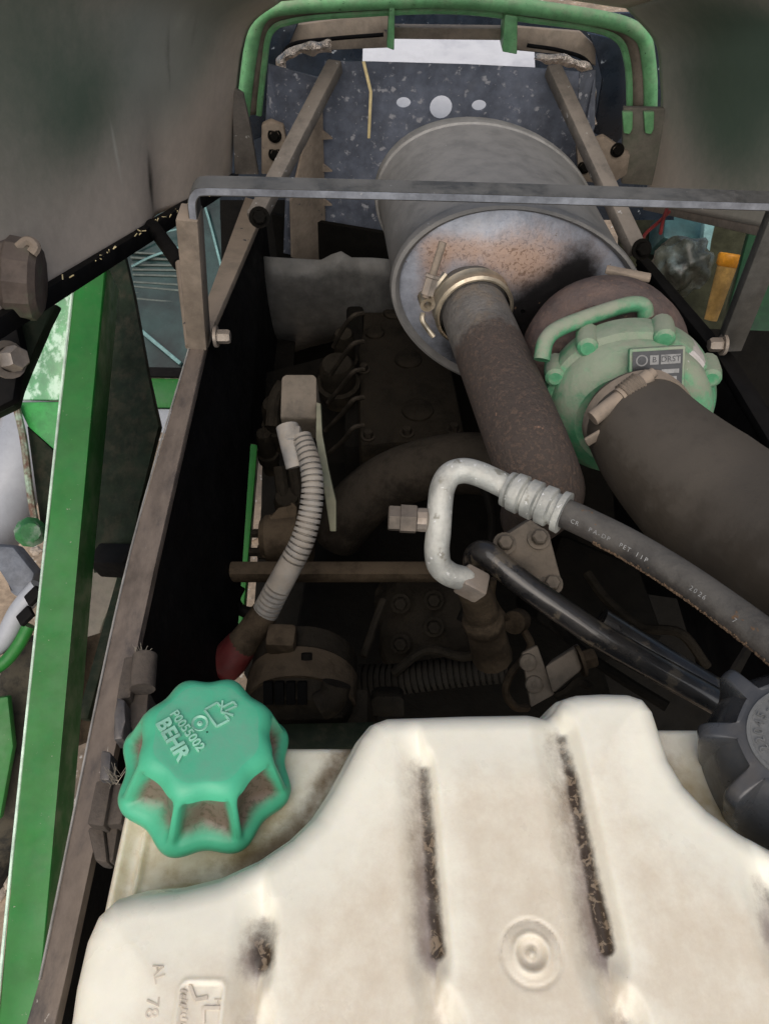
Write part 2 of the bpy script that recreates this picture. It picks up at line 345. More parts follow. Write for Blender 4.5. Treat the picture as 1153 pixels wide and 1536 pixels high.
bm = new(); bar(bm, PY(590, 47, 1.49), PY(758, 49, 1.49), .02, .018, ZA); ob('cross_brace', bm, m_brown, hood)
for pts, dx in (([(347, 130), (365, 142), (375, 190), (388, 262), (352, 262)], 1), ([(935, 162), (1018, 164), (1013, 210), (1000, 280), (932, 276)], -1)):
    bm = new(); prism(bm, [PY(u, v, 1.40) for u, v in pts], Vector((0, .012, 0)), .002); hp = ob('hinge_plate', bm, m_strut if dx > 0 else m_plateolive, hood)
bm = new(); prism(bm, [PY(1014, 166, 1.392), PY(1019, 166, 1.392), PY(1002, 280, 1.392), PY(997, 280, 1.392)], Vector((0, .02, 0)), .001); ob('plate_edge', bm, m_rimgreen, hood)
for u in (942, 974):
    bm = new(); prism(bm, [PY(u - 9, 168, 1.39), PY(u + 7, 168, 1.39), PY(u + 6, 194, 1.39), PY(u + 2, 202, 1.39), PY(u - 7, 200, 1.39)], Vector((0, .008, 0)), .002); ob('weld_tab', bm, m_rimgreen, hood)

# ------------------------------------------------------------------ rear bulkhead
bk = thing('bulkhead_plate', H(.1, 1.36, .87), 'slate blue steel plate with three white-lit holes behind the muffler', 'panel')
YB = 1.36
pl_px = [(484, 388), (484, 200), (487, 92), (560, 93), (700, 97), (800, 102), (868, 108), (866, 250), (862, 392)]
bm = new(); vs_ = [bm.verts.new(PY(u, v, YB)) for u, v in pl_px]; es = [bm.edges.new((vs_[i], vs_[(i + 1) % len(vs_)])) for i in range(len(vs_))]
for u, v, rx, ry in ((605, 154, .0125, .009), (661, 161, .0195, .0195), (718, 158, .0125, .009)):
    c = PY(u, v, YB); h_ = [bm.verts.new(c + Vector((math.cos(k / 20 * 6.283) * rx, 0, math.sin(k / 20 * 6.283) * ry))) for k in range(20)]
    es += [bm.edges.new((h_[i], h_[(i + 1) % 20])) for i in range(20)]
bmesh.ops.triangle_fill(bm, use_beauty=True, use_dissolve=False, edges=es)
o = ob('plate', bm, m_plate, bk, 0); md = o.modifiers.new('t', 'SOLIDIFY'); md.thickness = .003; md.offset = 1
bm = new(); prism(bm, [PY(484, 118, YB - .002), PY(402, 96, YB + .02), PY(398, 190, YB + .02), PY(430, 245, YB - .05), PY(425, 380, YB - .08), PY(484, 392, YB - .002)], Vector((0, .004, 0)), .001); ob('side_wing', bm, m_plate, bk)
bm = new(); prism(bm, [PY(868, 110, YB - .002), PY(893, 104, YB + .02), PY(892, 190, YB + .02), PY(866, 260, YB - .05), PY(862, 300, YB - .002)], Vector((0, .004, 0)), .001); ob('side_wing', bm, m_plate, bk)
# toothed flange down the left edge
bm = new(); q0 = PY(484, 165, YB - .006); q1 = PY(489, 392, YB - .006)
prism(bm, [PY(462, 180, YB - .03), PY(481, 160, YB - .006), PY(487, 392, YB - .006), PY(436, 385, YB - .09), PY(434, 300, YB - .08)], Vector((.004, -.004, 0)), .001)
ob('toothed_flange', bm, m_brown, bk)
for v in (203, 252, 303, 350):
    bm = new(); p = PY(483, v, YB - .012); prism(bm, [p + Vector((-.004, 0, .012)), p + Vector((.019, -.008, -.003)), p + Vector((-.004, 0, -.008))], Vector((0, .006, 0))); ob('tooth', bm, m_brown, bk)

cw = thing('rear_cowl', H(.1, 1.53, .72), 'dark blue cowl panels with crumpled foil edging under the green arch', 'cowl')
for px in ([(372, 215), (378, 60), (420, 30), (450, 30), (432, 70), (415, 110), (405, 200)], [(880, 50), (935, 62), (944, 190), (925, 215), (890, 200), (905, 120), (895, 75)]):
    bm = new(); prism(bm, [PY(u, v, 1.53) for u, v in px], Vector((0, .01, 0)), .002); ob('cowl_panel', bm, m_bluedark, cw)
for px in ([(425, 40), (585, 18), (585, 72), (490, 75), (440, 78), (422, 100)], [(772, 40), (870, 48), (893, 70), (893, 100), (860, 82), (772, 76)]):
    bm = new(); prism(bm, [PY(u, v, 1.545) for u, v in px], Vector((0, .01, 0)), .002); ob('cowl_channel', bm, m_brown, cw)
bm = new(); tube(bm, [PY(u, v, 1.50) for u, v in [(422, 85), (440, 66), (500, 58), (575, 52)]], .0035, 30, 8); ob('trim_strip', bm, m_black, cw)
bm = new(); tube(bm, [PY(u, v, 1.50) for u, v in [(790, 68), (840, 76), (880, 92), (890, 130), (890, 190)]], .0035, 30, 8); ob('trim_strip', bm, m_black, cw)
def foil(pts, wid):
    bm = new(); C = spline([PY(u, v, 1.485) for u, v in pts], 60); prev = None
    for i, c in enumerate(C):
        d = (C[min(i + 1, 59)] - C[max(i - 1, 0)]).normalized(); s = d.cross(YA).normalized()
        row = []
        for k in range(5):
            q = c + s * ((k / 4 - .5) * wid); nn = noise.noise_vector(q * 45) * .007; row.append(bm.verts.new(q + nn + Vector((0, -.004 * math.sin(k / 4 * 3.14), 0))))
        if prev:
            for k in range(4): bm.faces.new((prev[k], prev[k + 1], row[k + 1], row[k]))
        prev = row
    o = ob('foil_edging', bm, m_foil, cw, 25)
foil([(408, 200), (412, 150), (420, 105), (432, 80), (470, 72), (500, 70)], .020)
foil([(800, 84), (850, 92), (880, 104), (887, 140), (888, 185)], .016)
bm = new(); prism(bm, [PY(545, 40, 1.92), PY(800, 40, 1.92), PY(806, 190, 1.58), PY(540, 190, 1.58)], Vector((0, .012, -.006)), .002)
bk2 = new(); prism(bk2, [PY(330, 20, 2.15), PY(1010, 20, 2.15), PY(1010, 330, 2.15), PY(330, 330, 2.15)], Vector((0, .01, 0))); ob('cowl_back', bk2, m_bluedark, cw)
tag(ob('white_sheet', bm, m_white), 'pale white metal sheet behind the holes of the blue plate', 'metal sheet')
# brackets of the bulkhead
for px, bl in (([(392, 188), (405, 182), (425, 190), (430, 215), (424, 262), (392, 262)], [(412, 203), (413, 231)]), ([(864, 222), (905, 205), (945, 232), (940, 262), (915, 278), (868, 272)], [(876, 250), (925, 225)])):
    bm = new(); prism(bm, [PY(u, v, 1.30) for u, v in px], Vector((0, .015, 0)), .003); o = ob('hinge_bracket', bm, m_brown)
    tag(o, 'brown hinge bracket with two bolt holes left of the blue plate' if px[0][0] < 500 else 'bent brown hinge bracket right of the muffler', 'bracket', 'hinge brackets of the hood')
    for u, v in bl:
        bm = new(); bolt(bm, PY(u, v, 1.30), Vector((0, -1, .2)), .008, .008); ob('bolt', bm, m_deep, o)

# diagonal struts
for p0, p1, lab in (((503, 98, 1.345), (383, 330, 1.02), 'diagonal dusty strut on the left, from plate corner to rail'), ((828, 104, 1.345), (955, 378, .99), 'diagonal dusty strut on the right, beside the muffler')):
    t_ = thing('diagonal_strut', PY(*p1), lab, 'strut', 'struts between plate and rails')
    bm = new(); bar(bm, PY(*p0), PY(*p1), .026, .022, ZA, .004); ob('tube', bm, m_strut, t_)
    bm = new(); bolt(bm, PY(p1[0] + 6, p1[1] - 4, p1[2] - .018), Vector((.2, -1, .6)), .010, .012); ob('bolt', bm, m_deep, t_)

bm = new(); tube(bm, [PY(545, 92, 1.33), PY(556, 138, 1.325), PY(553, 207, 1.33)], .0026, 12, 6, flat=.5, sp=False)
tag(ob('straw_stalk', bm, m_straw), 'single bent straw stalk hanging in front of the blue plate', 'straw')

# ------------------------------------------------------------------ rails of the engine bay
def rail(name, L, Rr, label, m):
    bm = new(); prism(bm, L + Rr[::-1], Vector((0, 0, -.012)), .0015)
    t_ = thing(name, L[0], label, 'frame rail', 'long rails either side of the engine')
    ob('top_flange', bm, m, t_); return t_
railL = rail('frame_rail', [PH(20, 1600, .60), PH(60, 1470, .60), PH(190, 850, .60), PH(284, 520, .60)], [PH(70, 1600, .60), PH(98, 1470, .60), PH(232, 850, .60), PH(310, 512, .60)], 'long worn brown rail left of the green cap, running to the brace', m_rail)
bm = new(); tube(bm, [PH(60, 1470, .5995), PH(190, 850, .5995), PH(284, 520, .5995)], .0011, 20, 6); ob('worn_edge', bm, M('bare_edge', (.42, .40, .37), .4, metal=.4, bump=0), railL)
bm = new(); prism(bm, [PH(284, 520, .6), PH(310, 512, .6), PH(400, 305, .675), PH(368, 295, .675)], Vector((0, 0, -.012)), .0015); ob('upper_flange', bm, m_brown, railL)
def wallpoly(top, bot, vec): bm = new(); prism(bm, top + bot[::-1], vec, 0); return bm
off = Vector((-.004, 0, -.013))
ob('web', wallpoly([PH(72, 1600, .60) + off, PH(98, 1470, .60) + off, PH(232, 850, .60) + off, PH(309, 514, .60) + off, PH(399, 307, .675) + off],
                   [H(-.175, 0., .93), H(-.20, .1, .95), PX(335, 950, -.238), PX(376, 665, -.238), H(-.22, 1.24, 1.3)], Vector((-.006, 0, 0))), m_black, railL)
railR = rail('frame_rail', [PH(1240, 760, .60), PH(1153, 662, .60), PH(1080, 540, .62), PH(955, 385, .675)], [PH(1290, 760, .60), PH(1180, 655, .60), PH(1100, 535, .62), PH(967, 380, .675)], 'long black rail on the right, passing behind the green turbo', m_black)
o_ = Vector((.004, 0, -.013)); topR = [PH(1240, 760, .60) + o_, PH(1153, 662, .60) + o_, PH(1080, 540, .62) + o_, PH(955, 385, .675) + o_]
ob('web', wallpoly(topR, [H(.46, .45, .99), H(.455, .62, .98), H(.45, .85, 1.3), H(.43, 1.3, 1.5)], Vector((.006, 0, 0))), m_black, railR)
ob('web', wallpoly([H(.466, .10, .60), topR[0]], [H(.466, .10, .97), H(.462, .425, .985)], Vector((.006, 0, 0))), m_black, railR)
# dark transverse engine wall and an added sheet blocking light from the ground
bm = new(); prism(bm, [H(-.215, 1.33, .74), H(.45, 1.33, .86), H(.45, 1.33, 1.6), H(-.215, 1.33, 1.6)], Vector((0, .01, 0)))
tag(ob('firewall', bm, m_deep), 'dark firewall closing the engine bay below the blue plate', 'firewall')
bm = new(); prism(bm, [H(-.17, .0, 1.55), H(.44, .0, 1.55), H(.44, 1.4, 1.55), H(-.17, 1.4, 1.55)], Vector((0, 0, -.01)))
tag(ob('underside_blocker', bm, m_deep), 'dark sheet added far below the engine to block light from the ground', 'light blocker')

# ------------------------------------------------------------------ brace hoop
br = thing('cross_brace', PH(312, 506, .60), 'flat steel hoop bridging the engine bay above the muffler', 'brace')
yb = .77
m_brace = M('worn_brace_steel', (.075, .074, .068), .5, metal=.3, dust=(.17, .165, .155), damt=.55, dup=.5, bump=.1, spots=[((.4, .4, .4), 110, .72, .04)])
pts = [PY(312, 505, yb), PY(302, 420, yb), PY(293, 320, yb), PY(291, 296, yb), PY(296, 283, yb), PY(306, 279, yb), PY(340, 279, yb), PY(700, 288, yb), PY(1000, 297, yb), PY(1195, 303, yb)]
def strip(C, hw, th):
    bm = new(); prev = None
    for i, c in enumerate(C):
        d = (C[min(i + 1, len(C) - 1)] - C[max(i - 1, 0)]).normalized(); n = Vector((-d.z, 0, d.x)) * th; wv = Vector((0, hw, 0))
        row = [bm.verts.new(c + a) for a in (-n - wv, n - wv, n + wv, -n + wv)]
        if prev:
            for k in range(4): bm.faces.new((prev[k], prev[(k + 1) % 4], row[(k + 1) % 4], row[k]))
        else: bm.faces.new(row)
        prev = row
    bm.faces.new(prev)
    bmesh.ops.bevel(bm, geom=[e for e in bm.edges if len(e.link_faces) == 2 and abs((e.verts[0].co - e.verts[1].co).normalized().y) < .5 and e.calc_face_angle() > 1], offset=.0014, segments=2, affect='EDGES')
    return bm
ob('hoop_bar', strip([p for p in spline(pts[2:7], 30)] + [p for p in spline(pts[6:], 30)][1:], .0130, .0046), m_brace, br)
ob('worn_front_edge', strip([p + Vector((0, -.0133, .0004)) for p in [p for p in spline(pts[2:7], 30)] + [p for p in spline(pts[6:], 30)][1:]], .0006, .0036), M('bare_worn_steel', (.26, .28, .32), .45, metal=.3, var=.25, vscale=20, bump=.15, spots=[((.5, .5, .52), 120, .70, .05)]), br)
bm = new(); bar(bm, PY(299, 512, yb), PY(284, 318, yb), .024, .036, YA, .002); ob('leg', bm, m_brown, br)
bm = new(); bar(bm, PY(1172, 318, yb), PY(1091, 522, yb), .03, .016, YA); ob('leg', bm, m_brace, br)
bm = new(); bolt(bm, PY(322, 505, yb - .005), XA, .009, .02); ob('bolt', bm, m_steel, br)
bm = new(); bolt(bm, PY(1086, 517, yb - .01), -XA, .009, .02); ob('bolt', bm, m_steel, br)

# ------------------------------------------------------------------ muffler
mf = thing('muffler', Vector((.1637, .95, CAMZ - .72)), 'large oval grey muffler with a heat-stained rusty end', 'muffler')
mo = Vector((.1710, .7875, CAMZ - .5589)); max_ = Vector((-.0451, 1, -.1308)).normalized()
RX, RY, RO = .1661, .1177, -.3663
def mfl(prof, bm, seg=72): return lathe(bm, prof, mo, max_, seg, RX, RY, RO, ZA)
bm = new(); mfl([(.012, 1.0), (.02, .985), (.26, 1.035), (.274, 1.05), (.284, 1.055), (.30, 1.035), (.305, .98), (.31, .5)], bm, 96); bm.faces.new([bm.verts[-96 + k] for k in range(96)]) if False else None
ob('shell', bm, m_muffler, mf)
bm = new(); mfl([(.022, .985), (.016, 1.01), (.004, 1.022), (-.004, 1.012), (-.006, .985), (.0, .955), (.008, .945)], bm, 96); ob('rolled_seam', bm, m_muffler, mf)
bm = new(); mfl([(.276, 1.045), (.279, 1.072), (.285, 1.078), (.299, 1.078), (.304, 1.07), (.306, 1.04)], bm, 96); ob('far_band', bm, M('muffler_band_steel', (.21, .205, .195), .55, metal=.3, dust=(.28, .27, .25), damt=.4, bump=.1), mf)
# stained end cap : dished
m_end = M('heat_tinted_steel', (.27, .29, .335), .42, metal=.35, var=.12, vscale=8, bump=.12, bscale=150, rvar=.1,
          attr=[('dust', (.42, .43, .46), .3, .9), ('rust', ((.36, .25, .19), (.20, .125, .085)), .15, 1.1), ('soot', (.008, .0075, .008), .15, 1.0)], spots=[((.12, .075, .05), 75, .70, .04)], an=(60, .45))
s_, u_ = frame(max_, ZA); s2 = s_ * math.cos(RO) + u_ * math.sin(RO); u2 = u_ * math.cos(RO) - s_ * math.sin(RO)
V = []; A = {'rust': [], 'soot': [], 'dust': []}; NR, NS = 28, 96; F = []
for j in range(NR + 1):
    r = 1 - j / NR; r = max(r, .02)
    for k in range(NS):
        a = k / NS * 6.2832; rr = r * .955
        p = mo + s2 * (RX * rr * math.cos(a)) + u2 * (RY * rr * math.sin(a)) - max_ * (.022 * (1 - r * r) - .006)
        V.append(tuple(p))
        d1 = p - PP(790, 390, mo, max_); A['rust'].append(1.0 * math.exp(-(d1.x / .06) ** 2 - (d1.z / .045) ** 2) + .8 * gauss(p, PP(648, 425, mo, max_), .022, .5, .06) + .7 * gauss(p, PP(690, 372, mo, max_), .05, .5, .018) + .35 * gauss(p, PP(900, 380, mo, max_), .03, .5, .03))
        A['soot'].append(0.75 * gauss(p, PP(868, 392, mo, max_), .030, .5, .036) + 1.3 * gauss(p, PP(830, 440, mo, max_), .06, .5, .035) + 1.1 * gauss(p, PP(740, 520, mo, max_), .09, .5, .06))
        A['dust'].append(.55 * gauss(p, PP(720, 345, mo, max_), .1, .5, .05))
for j in range(NR):
    for k in range(NS): F.append((j * NS + k, j * NS + (k + 1) % NS, (j + 1) * NS + (k + 1) % NS, (j + 1) * NS + k))
ob('end_cap', (V, [], F), m_end, mf, 60, A)

# ------------------------------------------------------------------ exhaust pipe with clamp
ep = thing('exhaust_pipe', P(820, 770, .85), 'thick rusty exhaust pipe leaving the muffler towards the turbo side', 'pipe')
jx = PP(703, 441, mo, max_) - max_ * .035
pd = (P(790, 665, .735) - jx).normalized()
m_exh = M('sooty_rust_pipe', (.115, .108, .10), .85, var=.25, bump=.6, bscale=170, col2=(.16, .13, .10), c2scale=30, c2th=.62, attr=[('rust', ((.058, .045, .038), (.095, .066, .050)), .35, .8)], an=(55, .9), spots=[((.22, .13, .09), 120, .70, .04)])
ctr = [jx - pd * .02, jx + pd * .05, jx.lerp(P(790, 665, .735), .5), P(790, 665, .735), P(812, 722, .735), P(816, 742, .765), P(804, 762, .87), P(795, 775, .97)]
bm = new(); tube(bm, ctr, .0395, 60, 40)
bm.verts.ensure_lookup_table(); rs = [min(1, max(0, ((v.co - jx).dot(pd) - .04) / .07)) for v in bm.verts]
ob('pipe', bm, m_exh, ep, 50, {'rust': rs})
bm = new(); lathe(bm, [(-.06, .036), (-.03, .0375), (-.022, .043), (.0, .043), (.004, .0415), (.012, .0408)], jx, pd, 40); ob('collar', bm, m_exh, ep, 50, {'rust': [0] * 240})
# band clamp
hc = thing('band_clamp', jx, 'shiny band clamp around the exhaust pipe at the muffler', 'clamp')
bm = new(); lathe(bm, [(-.012, .043), (-.012, .0452), (-.009, .048), (-.004, .0458), (.004, .0458), (.009, .048), (.012, .0452), (.012, .043)], jx, pd, 56); ob('band', bm, m_clamp, hc)
eye = P(639, 451, .83)
bm = new(); lathe(bm, [(-.009, .0045), (-.009, .0085), (.009, .0085), (.009, .0045), (-.009, .0045)], eye, pd, 18); tube(bm, [eye + Vector((.004, 0, .007)), P(652, 432, .832), P(668, 412, .833)], .0042, 10, 8); ob('band_eye', bm, m_clamp, hc)
bm = new(); tube(bm, [P(634, 470, .84), P(633, 480, .84), P(640, 492, .845), P(650, 505, .85)], .003, 12, 8); ob('band_tail', bm, m_clamp, hc)
bm = new(); tube(bm, [P(638, 446, .82), P(664, 363, .795)], .0042, 2, 12, sp=False); ob('tee_bolt', bm, m_brown, hc)
bm = new(); lathe(bm, [(0, .0075), (.018, .0075), (.019, .009), (.022, .009), (.022, .005)], P(640, 442, .818), P(664, 363, .795) - P(638, 446, .82), 6, capa=True, capb=True); ob('nut', bm, m_steel, hc, 20)

# ------------------------------------------------------------------ turbocharger
m_turbochip = M('chipped_turbo_paint', (.075, .28, .145), .5, col2=(.16, .29, .19), c2scale=26, dust=(.27, .25, .2), damt=.65, dup=.75, bump=.25, bscale=140, attr=[('chip', (.50, .47, .48), .50, .56)], an=(75, .5))
tc_o = Vector((.2619, .5947, CAMZ - .5479)); tax = Vector((.1974, 1, -.2105)).normalized()   # axis pointing away from camera
tb = thing('turbocharger', tc_o + Vector((0, .1, -.12)), 'turbocharger with pale green compressor housing and rusty turbine', 'turbocharger')
ts, tu = frame(tax, ZA)
def TP(a, b, t): return tc_o + ts * a + tu * b + tax * t
def TXY(u, v, t=0.):
    p = PP(u, v, tc_o + tax * t, tax); return (p - tc_o).dot(ts), (p - tc_o).dot(tu)
bm = new(); lathe(bm, [(.075, .045), (.058, .06), (.03, .074), (.022, .0885), (.0, .0895), (-.008, .087), (-.012, .081), (-.022, .078), (-.034, .068), (-.040, .055), (-.036, .046), (-.022, .040), (-.03, .035), (-.05, .034), (-.06, .034)], tc_o, tax, 144)
chip = [1.1 * gauss(v.co, TP(*TXY(1046, 552, -.02), -.02), .014, .06, .013) + .9 * gauss(v.co, TP(*TXY(1050, 632, -.02), -.02), .008, .06, .010) + .55 * gauss(v.co, TP(*TXY(995, 495, 0), 0), .02, .03, .006) for v in bm.verts]
ob('compressor_housing', bm, m_turbochip, tb, 35, {'chip': chip})
# volute bulge running round to the outlet
bm = new(); vp = []; 
for k in range(26):
    a = R(-75 + 250 * k / 25); vp.append(TP(math.cos(a) * .060, math.sin(a) * .060, -.012))
tube(bm, vp, lambda t, l: .030 - .013 * t, 60, 18); ob('volute', bm, m_turbogreen, tb)
for u, v in ((872, 500), (1000, 488), (1064, 558), (838, 560)):
    a, b = TXY(u, v, -.0); L_ = math.hypot(a, b); a *= .086 / L_; b *= .086 / L_
    bm = new(); lathe(bm, [(.02, .012), (-.002, .012), (-.013, .0105), (-.016, .007)], TP(a, b, .0), tax, 14, capa=True, capb=True)
    dd = (ts * a + tu * b).normalized(); bar(bm, TP(a, b, .002) - dd * .02, TP(a, b, .002) + dd * .006, .018, .022, tax, .003); ob('clamp_boss', bm, m_turbogreen, tb)
bm = new(); lathe(bm, [(.03, .05), (.075, .05), (.09, .06)], tc_o, tax, 40); ob('bearing_housing', bm, m_rust, tb)
tt = TP(-.022, -.002, .0)
bm = new(); lathe(bm, [(.06, .05), (.068, .084), (.082, .094), (.105, .097), (.13, .092), (.15, .076), (.165, .045)], tt, tax, 56, capa=True, capb=True); ob('turbine_housing', bm, m_rust, tb)
bm = new(); tube(bm, [P(812, 540, .76), P(818, 512, .76), P(836, 494, .765), P(880, 476, .775), P(930, 460, .785), P(952, 456, .785), P(965, 460, .785), P(968, 474, .79)], .0085, 60, 14); ob('oil_line', bm, m_turbogreen, tb)
bm = new(); bar(bm, P(908, 404, .86), P(975, 417, .85), .012, .006, ZA); ob('heat_shield_tab', bm, m_brown, tb)
# name plate
po = TP(*TXY(985, 556, -.052), -.052); pn = (-tax * .8 + ZA * .35).normalized(); pxd = (P(1010, 541, .74) - P(948, 545, .745)).normalized(); pxd = (pxd - pn * pxd.dot(pn)).normalized(); pyd = pn.cross(pxd)
def NP(a, b, c=0): return po + pxd * a + pyd * b + pn * c
def nbox(name, a0, a1, b0, b1, c, m, par): bm = new(); prism(bm, [NP(a0, b0, c - .002), NP(a1, b0, c - .002), NP(a1, b1, c - .002), NP(a0, b1, c - .002)], pn * .002); return ob(name, bm, m, par, 0)
bm = new(); prism(bm, [NP(-.026, -.024, -.014), NP(.026, -.024, -.014), NP(.026, .022, -.014), NP(-.026, .022, -.014)], pn * .012, .002); npb = ob('plate_pad', bm, m_turbogreen, tb)
npl = nbox('name_plate', -.023, .023, -.021, .019, .0, m_tagdark, npb)
# flat print on the plate is part of the plate : thin marks
bm = new()
def mark(a0, a1, b0, b1): prism(bm, [NP(a0, b0, .0002), NP(a1, b0, .0002), NP(a1, b1, .0002), NP(a0, b1, .0002)], pn * .0004)
mark(-.007, .001, .006, .015); mark(.003, .021, .006, .015); mark(.004, .020, -.003, .001); mark(.004, .018, -.010, -.006); mark(.004, .016, -.018, -.013); mark(-.020, -.004, -.004, -.002)
lathe(bm, [(0, .0055), (0, .0042)], NP(-.0145, .0105, .0006), pn, 20)
ob('plate_marks', bm, m_ink, npb, 0)
text('plate_letters', 'DRST', NP(.012, .0105, .0008), pxd, pyd, .0075, .0002, m_tagdark, npb)
text('plate_letters', 'B', NP(-.003, .0105, .0008), pxd, pyd, .0075, .0002, m_tagdark, npb)

# ------------------------------------------------------------------ big intake hose
ih = thing('intake_hose', P(1153, 800, .62), 'thick smooth grey-brown intake hose curving from the turbo to the right edge', 'hose')
h0 = TP(0, 0, -.045)
h0 = P(957, 640, .735)
bm = new(); tube(bm, [P(950, 620, .75), P(965, 648, .725), P(1000, 690, .695), P(1060, 745, .66), P(1130, 795, .62), P(1240, 862, .55), P(1420, 960, .46)], lambda t, l: .050 + .012 * min(1, t * 3), 70, 48); ob('hose_body', bm, m_hose, ih)
hd = (P(985, 675, .705) - P(950, 620, .75)).normalized(); hb = P(955, 630, .742)
bm = new(); lathe(bm, [(-.008, .0515), (-.008, .0535), (.008, .0535), (.008, .0515)], hb, hd, 48); clp = ob('hose_clamp', bm, m_brown, ih)
c0 = P(888, 628, .70); c1 = P(980, 558, .70); cdir = (c1 - c0).normalized(); cl = (c1 - c0).length
bm = new(); lathe(bm, [(0, .0075), (cl * .45, .0075), (cl * .45, .0095), (cl * .52, .0095)], c0, cdir, 16, capa=True, capb=True); ob('clamp_barrel', bm, m_brown, clp)
bm = new(); lathe(bm, [(cl * .5 + i * .0032 + j, .0095 if j else .0115) for i in range(7) for j in (0, .0016)] + [(cl * .8, .0075), (cl * .92, .0075), (cl * .92, .0055), (cl * 1.0, .005)], c0, cdir, 16, capa=True, capb=True); ob('clamp_spring', bm, m_brown, clp)
bm = new(); bar(bm, P(878, 664, .71), P(948, 622, .70), .010, .004, hd); ob('clamp_strap', bm, m_brown, clp)

# ------------------------------------------------------------------ air conditioning line
ac = thing('air_conditioning_line', P(720, 880, .62), 'bent bare aluminium tube crimped to a black rubber hose', 'pipe')
tp = [(768, 735, .598), (745, 723, .60), (718, 711, .60), (695, 706, .60), (675, 712, .60), (664, 730, .60), (660, 755, .60), (657, 800, .60), (655, 825, .60), (659, 848, .605), (675, 862, .61), (695, 868, .615), (712, 876, .625)]
TPp = [P(*q) for q in tp]
bm = new(); tube(bm, TPp, .0103, 90, 20); ob('metal_tube', bm, m_alu, ac)
fa = P(760, 733, .60); fb = P(846, 770, .58); fd = (fb - fa); fl = fd.length
prof = [(0, .0108), (0, .0145), (.003, .0150), (.004, .0128)]
for k in range(3):
    t0 = .005 + k * .0125; prof += [(t0, .0128), (t0 + .001, .0158), (t0 + .009, .0162), (t0 + .0105, .0132)]
prof += [(fl - .006, .0132), (fl - .005, .0168), (fl, .0172), (fl, .012)]
bm = new(); lathe(bm, prof, fa, fd, 28, capa=True, capb=True); ob('crimp_ferrule', bm, m_alu, ac)
hp = [P(842, 768, .582), P(880, 785, .572), P(945, 818, .553), P(1020, 864, .525), P(1090, 913, .498), P(1160, 966, .470), P(1260, 1050, .43)]
bm = new(); tube(bm, hp, .0118, 80, 24); rh = ob('rubber_hose', bm, m_rubber, ac)
# printing along the hose
HC = spline(hp, 400); cum = [0]
for a, b in zip(HC, HC[1:]): cum.append(cum[-1] + (b - a).length)
def hose_print(body, start, size, side):
    x = start
    for ch in body:
        if ch != ' ':
            i = min(range(400), key=lambda k: abs(cum[k] - x)); t = (HC[min(i + 2, 399)] - HC[i - 2]).normalized(); tocam = (CP - HC[i]).normalized(); tocam = (tocam - t * tocam.dot(t)).normalized()
            across = tocam.cross(t).normalized(); nrm = (tocam + across * side).normalized()
            yield ch, HC[i] + nrm * .0121, t, nrm.cross(t).normalized(), size
        x += size * .8
for body, st, sd_ in (('CR  PA-DP  PET 11P', .014, -.30), ('2026', .118, -.25), ('7', .155, -.3), ('175', .19, -.3)):
    bmx = new()
    for ch, o, xd, yd, sz in hose_print(body, st, .0048, sd_):
        t_ = text('hose_print', ch, o, xd, yd, sz, .0001, m_ink, None); me = t_.data; me.transform(Matrix.Translation(t_.location)); bmx.from_mesh(me); bpy.data.objects.remove(t_)
    ob('hose_print', bmx, m_ink, rh, 0)
bm = new()
for i in range(620):
    k = random.randint(90, 396); t = (HC[min(k + 2, 399)] - HC[k - 2]).normalized(); tocam = (CP - HC[k]).normalized(); tocam = (tocam - t * tocam.dot(t)).normalized(); across = tocam.cross(t).normalized()
    a = R(random.gauss(82, 9)); nrm = tocam * math.cos(a) - across * math.sin(a); o = HC[k] + nrm * .0118; r = random.uniform(.0004, .0013)
    for v in bmesh.ops.create_icosphere(bm, subdivisions=1, radius=r)['verts']: v.co = v.co + o
tag(ob('dirt_crust', bm, M('rusty_grit', (.10, .065, .04), .95, var=.5, vscale=200, bump=0), ac, 0), kind='stuff')
# service port with hex cap
pa = P(582, 777, .60); pb = P(658, 781, .60); sdv = pb - pa; sl = sdv.length
bm = new(); lathe(bm, [(0, .0095), (.001, .0108), (.0095, .0108), (.010, .0122), (.0225, .0122), (.0235, .0105)], pa, sdv, 6, capa=True, capb=True); pc = ob('port_cap', bm, M('dusty_brown_fitting', (.11, .095, .08), .5, metal=.5, dust=DUST, damt=.35, bump=.1), ac, 20)
bm = new(); lathe(bm, [(.0230, .0095), (.027, .0098), (.031, .0098), (.033, .006), (sl, .0058)], pa, sdv, 12, capa=True); ob('service_port', bm, m_steel, ac, 20)
# flange block where the tube ends
vb_ = [P(706, 878, .625), P(718, 905, .65), P(728, 945, .68), P(738, 985, .71)]
bm = new(); tube(bm, vb_, lambda t, l: .0135 + .006 * t + (.003 if .45 < t < .55 else 0), 30, 12); ob('valve_body', bm, m_grime2, ac)
bm = new(); bar(bm, P(690, 866, .615), P(724, 884, .62), .022, .02, ZA, .003); ob('end_fitting', bm, m_steel, ac)

# second, glossy black pipe
gp = thing('black_pipe', P(1080, 1050, .74), 'glossy black pipe with flaking paint below the rubber hose', 'pipe')
gpp = [P(712, 850, .71), P(714, 834, .685), P(727, 830, .67), P(750, 848, .665), P(790, 880, .66), P(840, 915, .655), P(900, 955, .65), P(980, 1000, .65), P(1070, 1050, .65), P(1120, 1080, .65)]
bm = new(); tube(bm, gpp, .0118, 80, 20); ob('pipe', bm, m_gloss, gp)
bm = new(); tube(bm, [P(900, 930, .70), P(990, 985, .70), P(1090, 1045, .70)], .012, 20, 12); ob('lower_pipe', bm, m_gloss, gp)

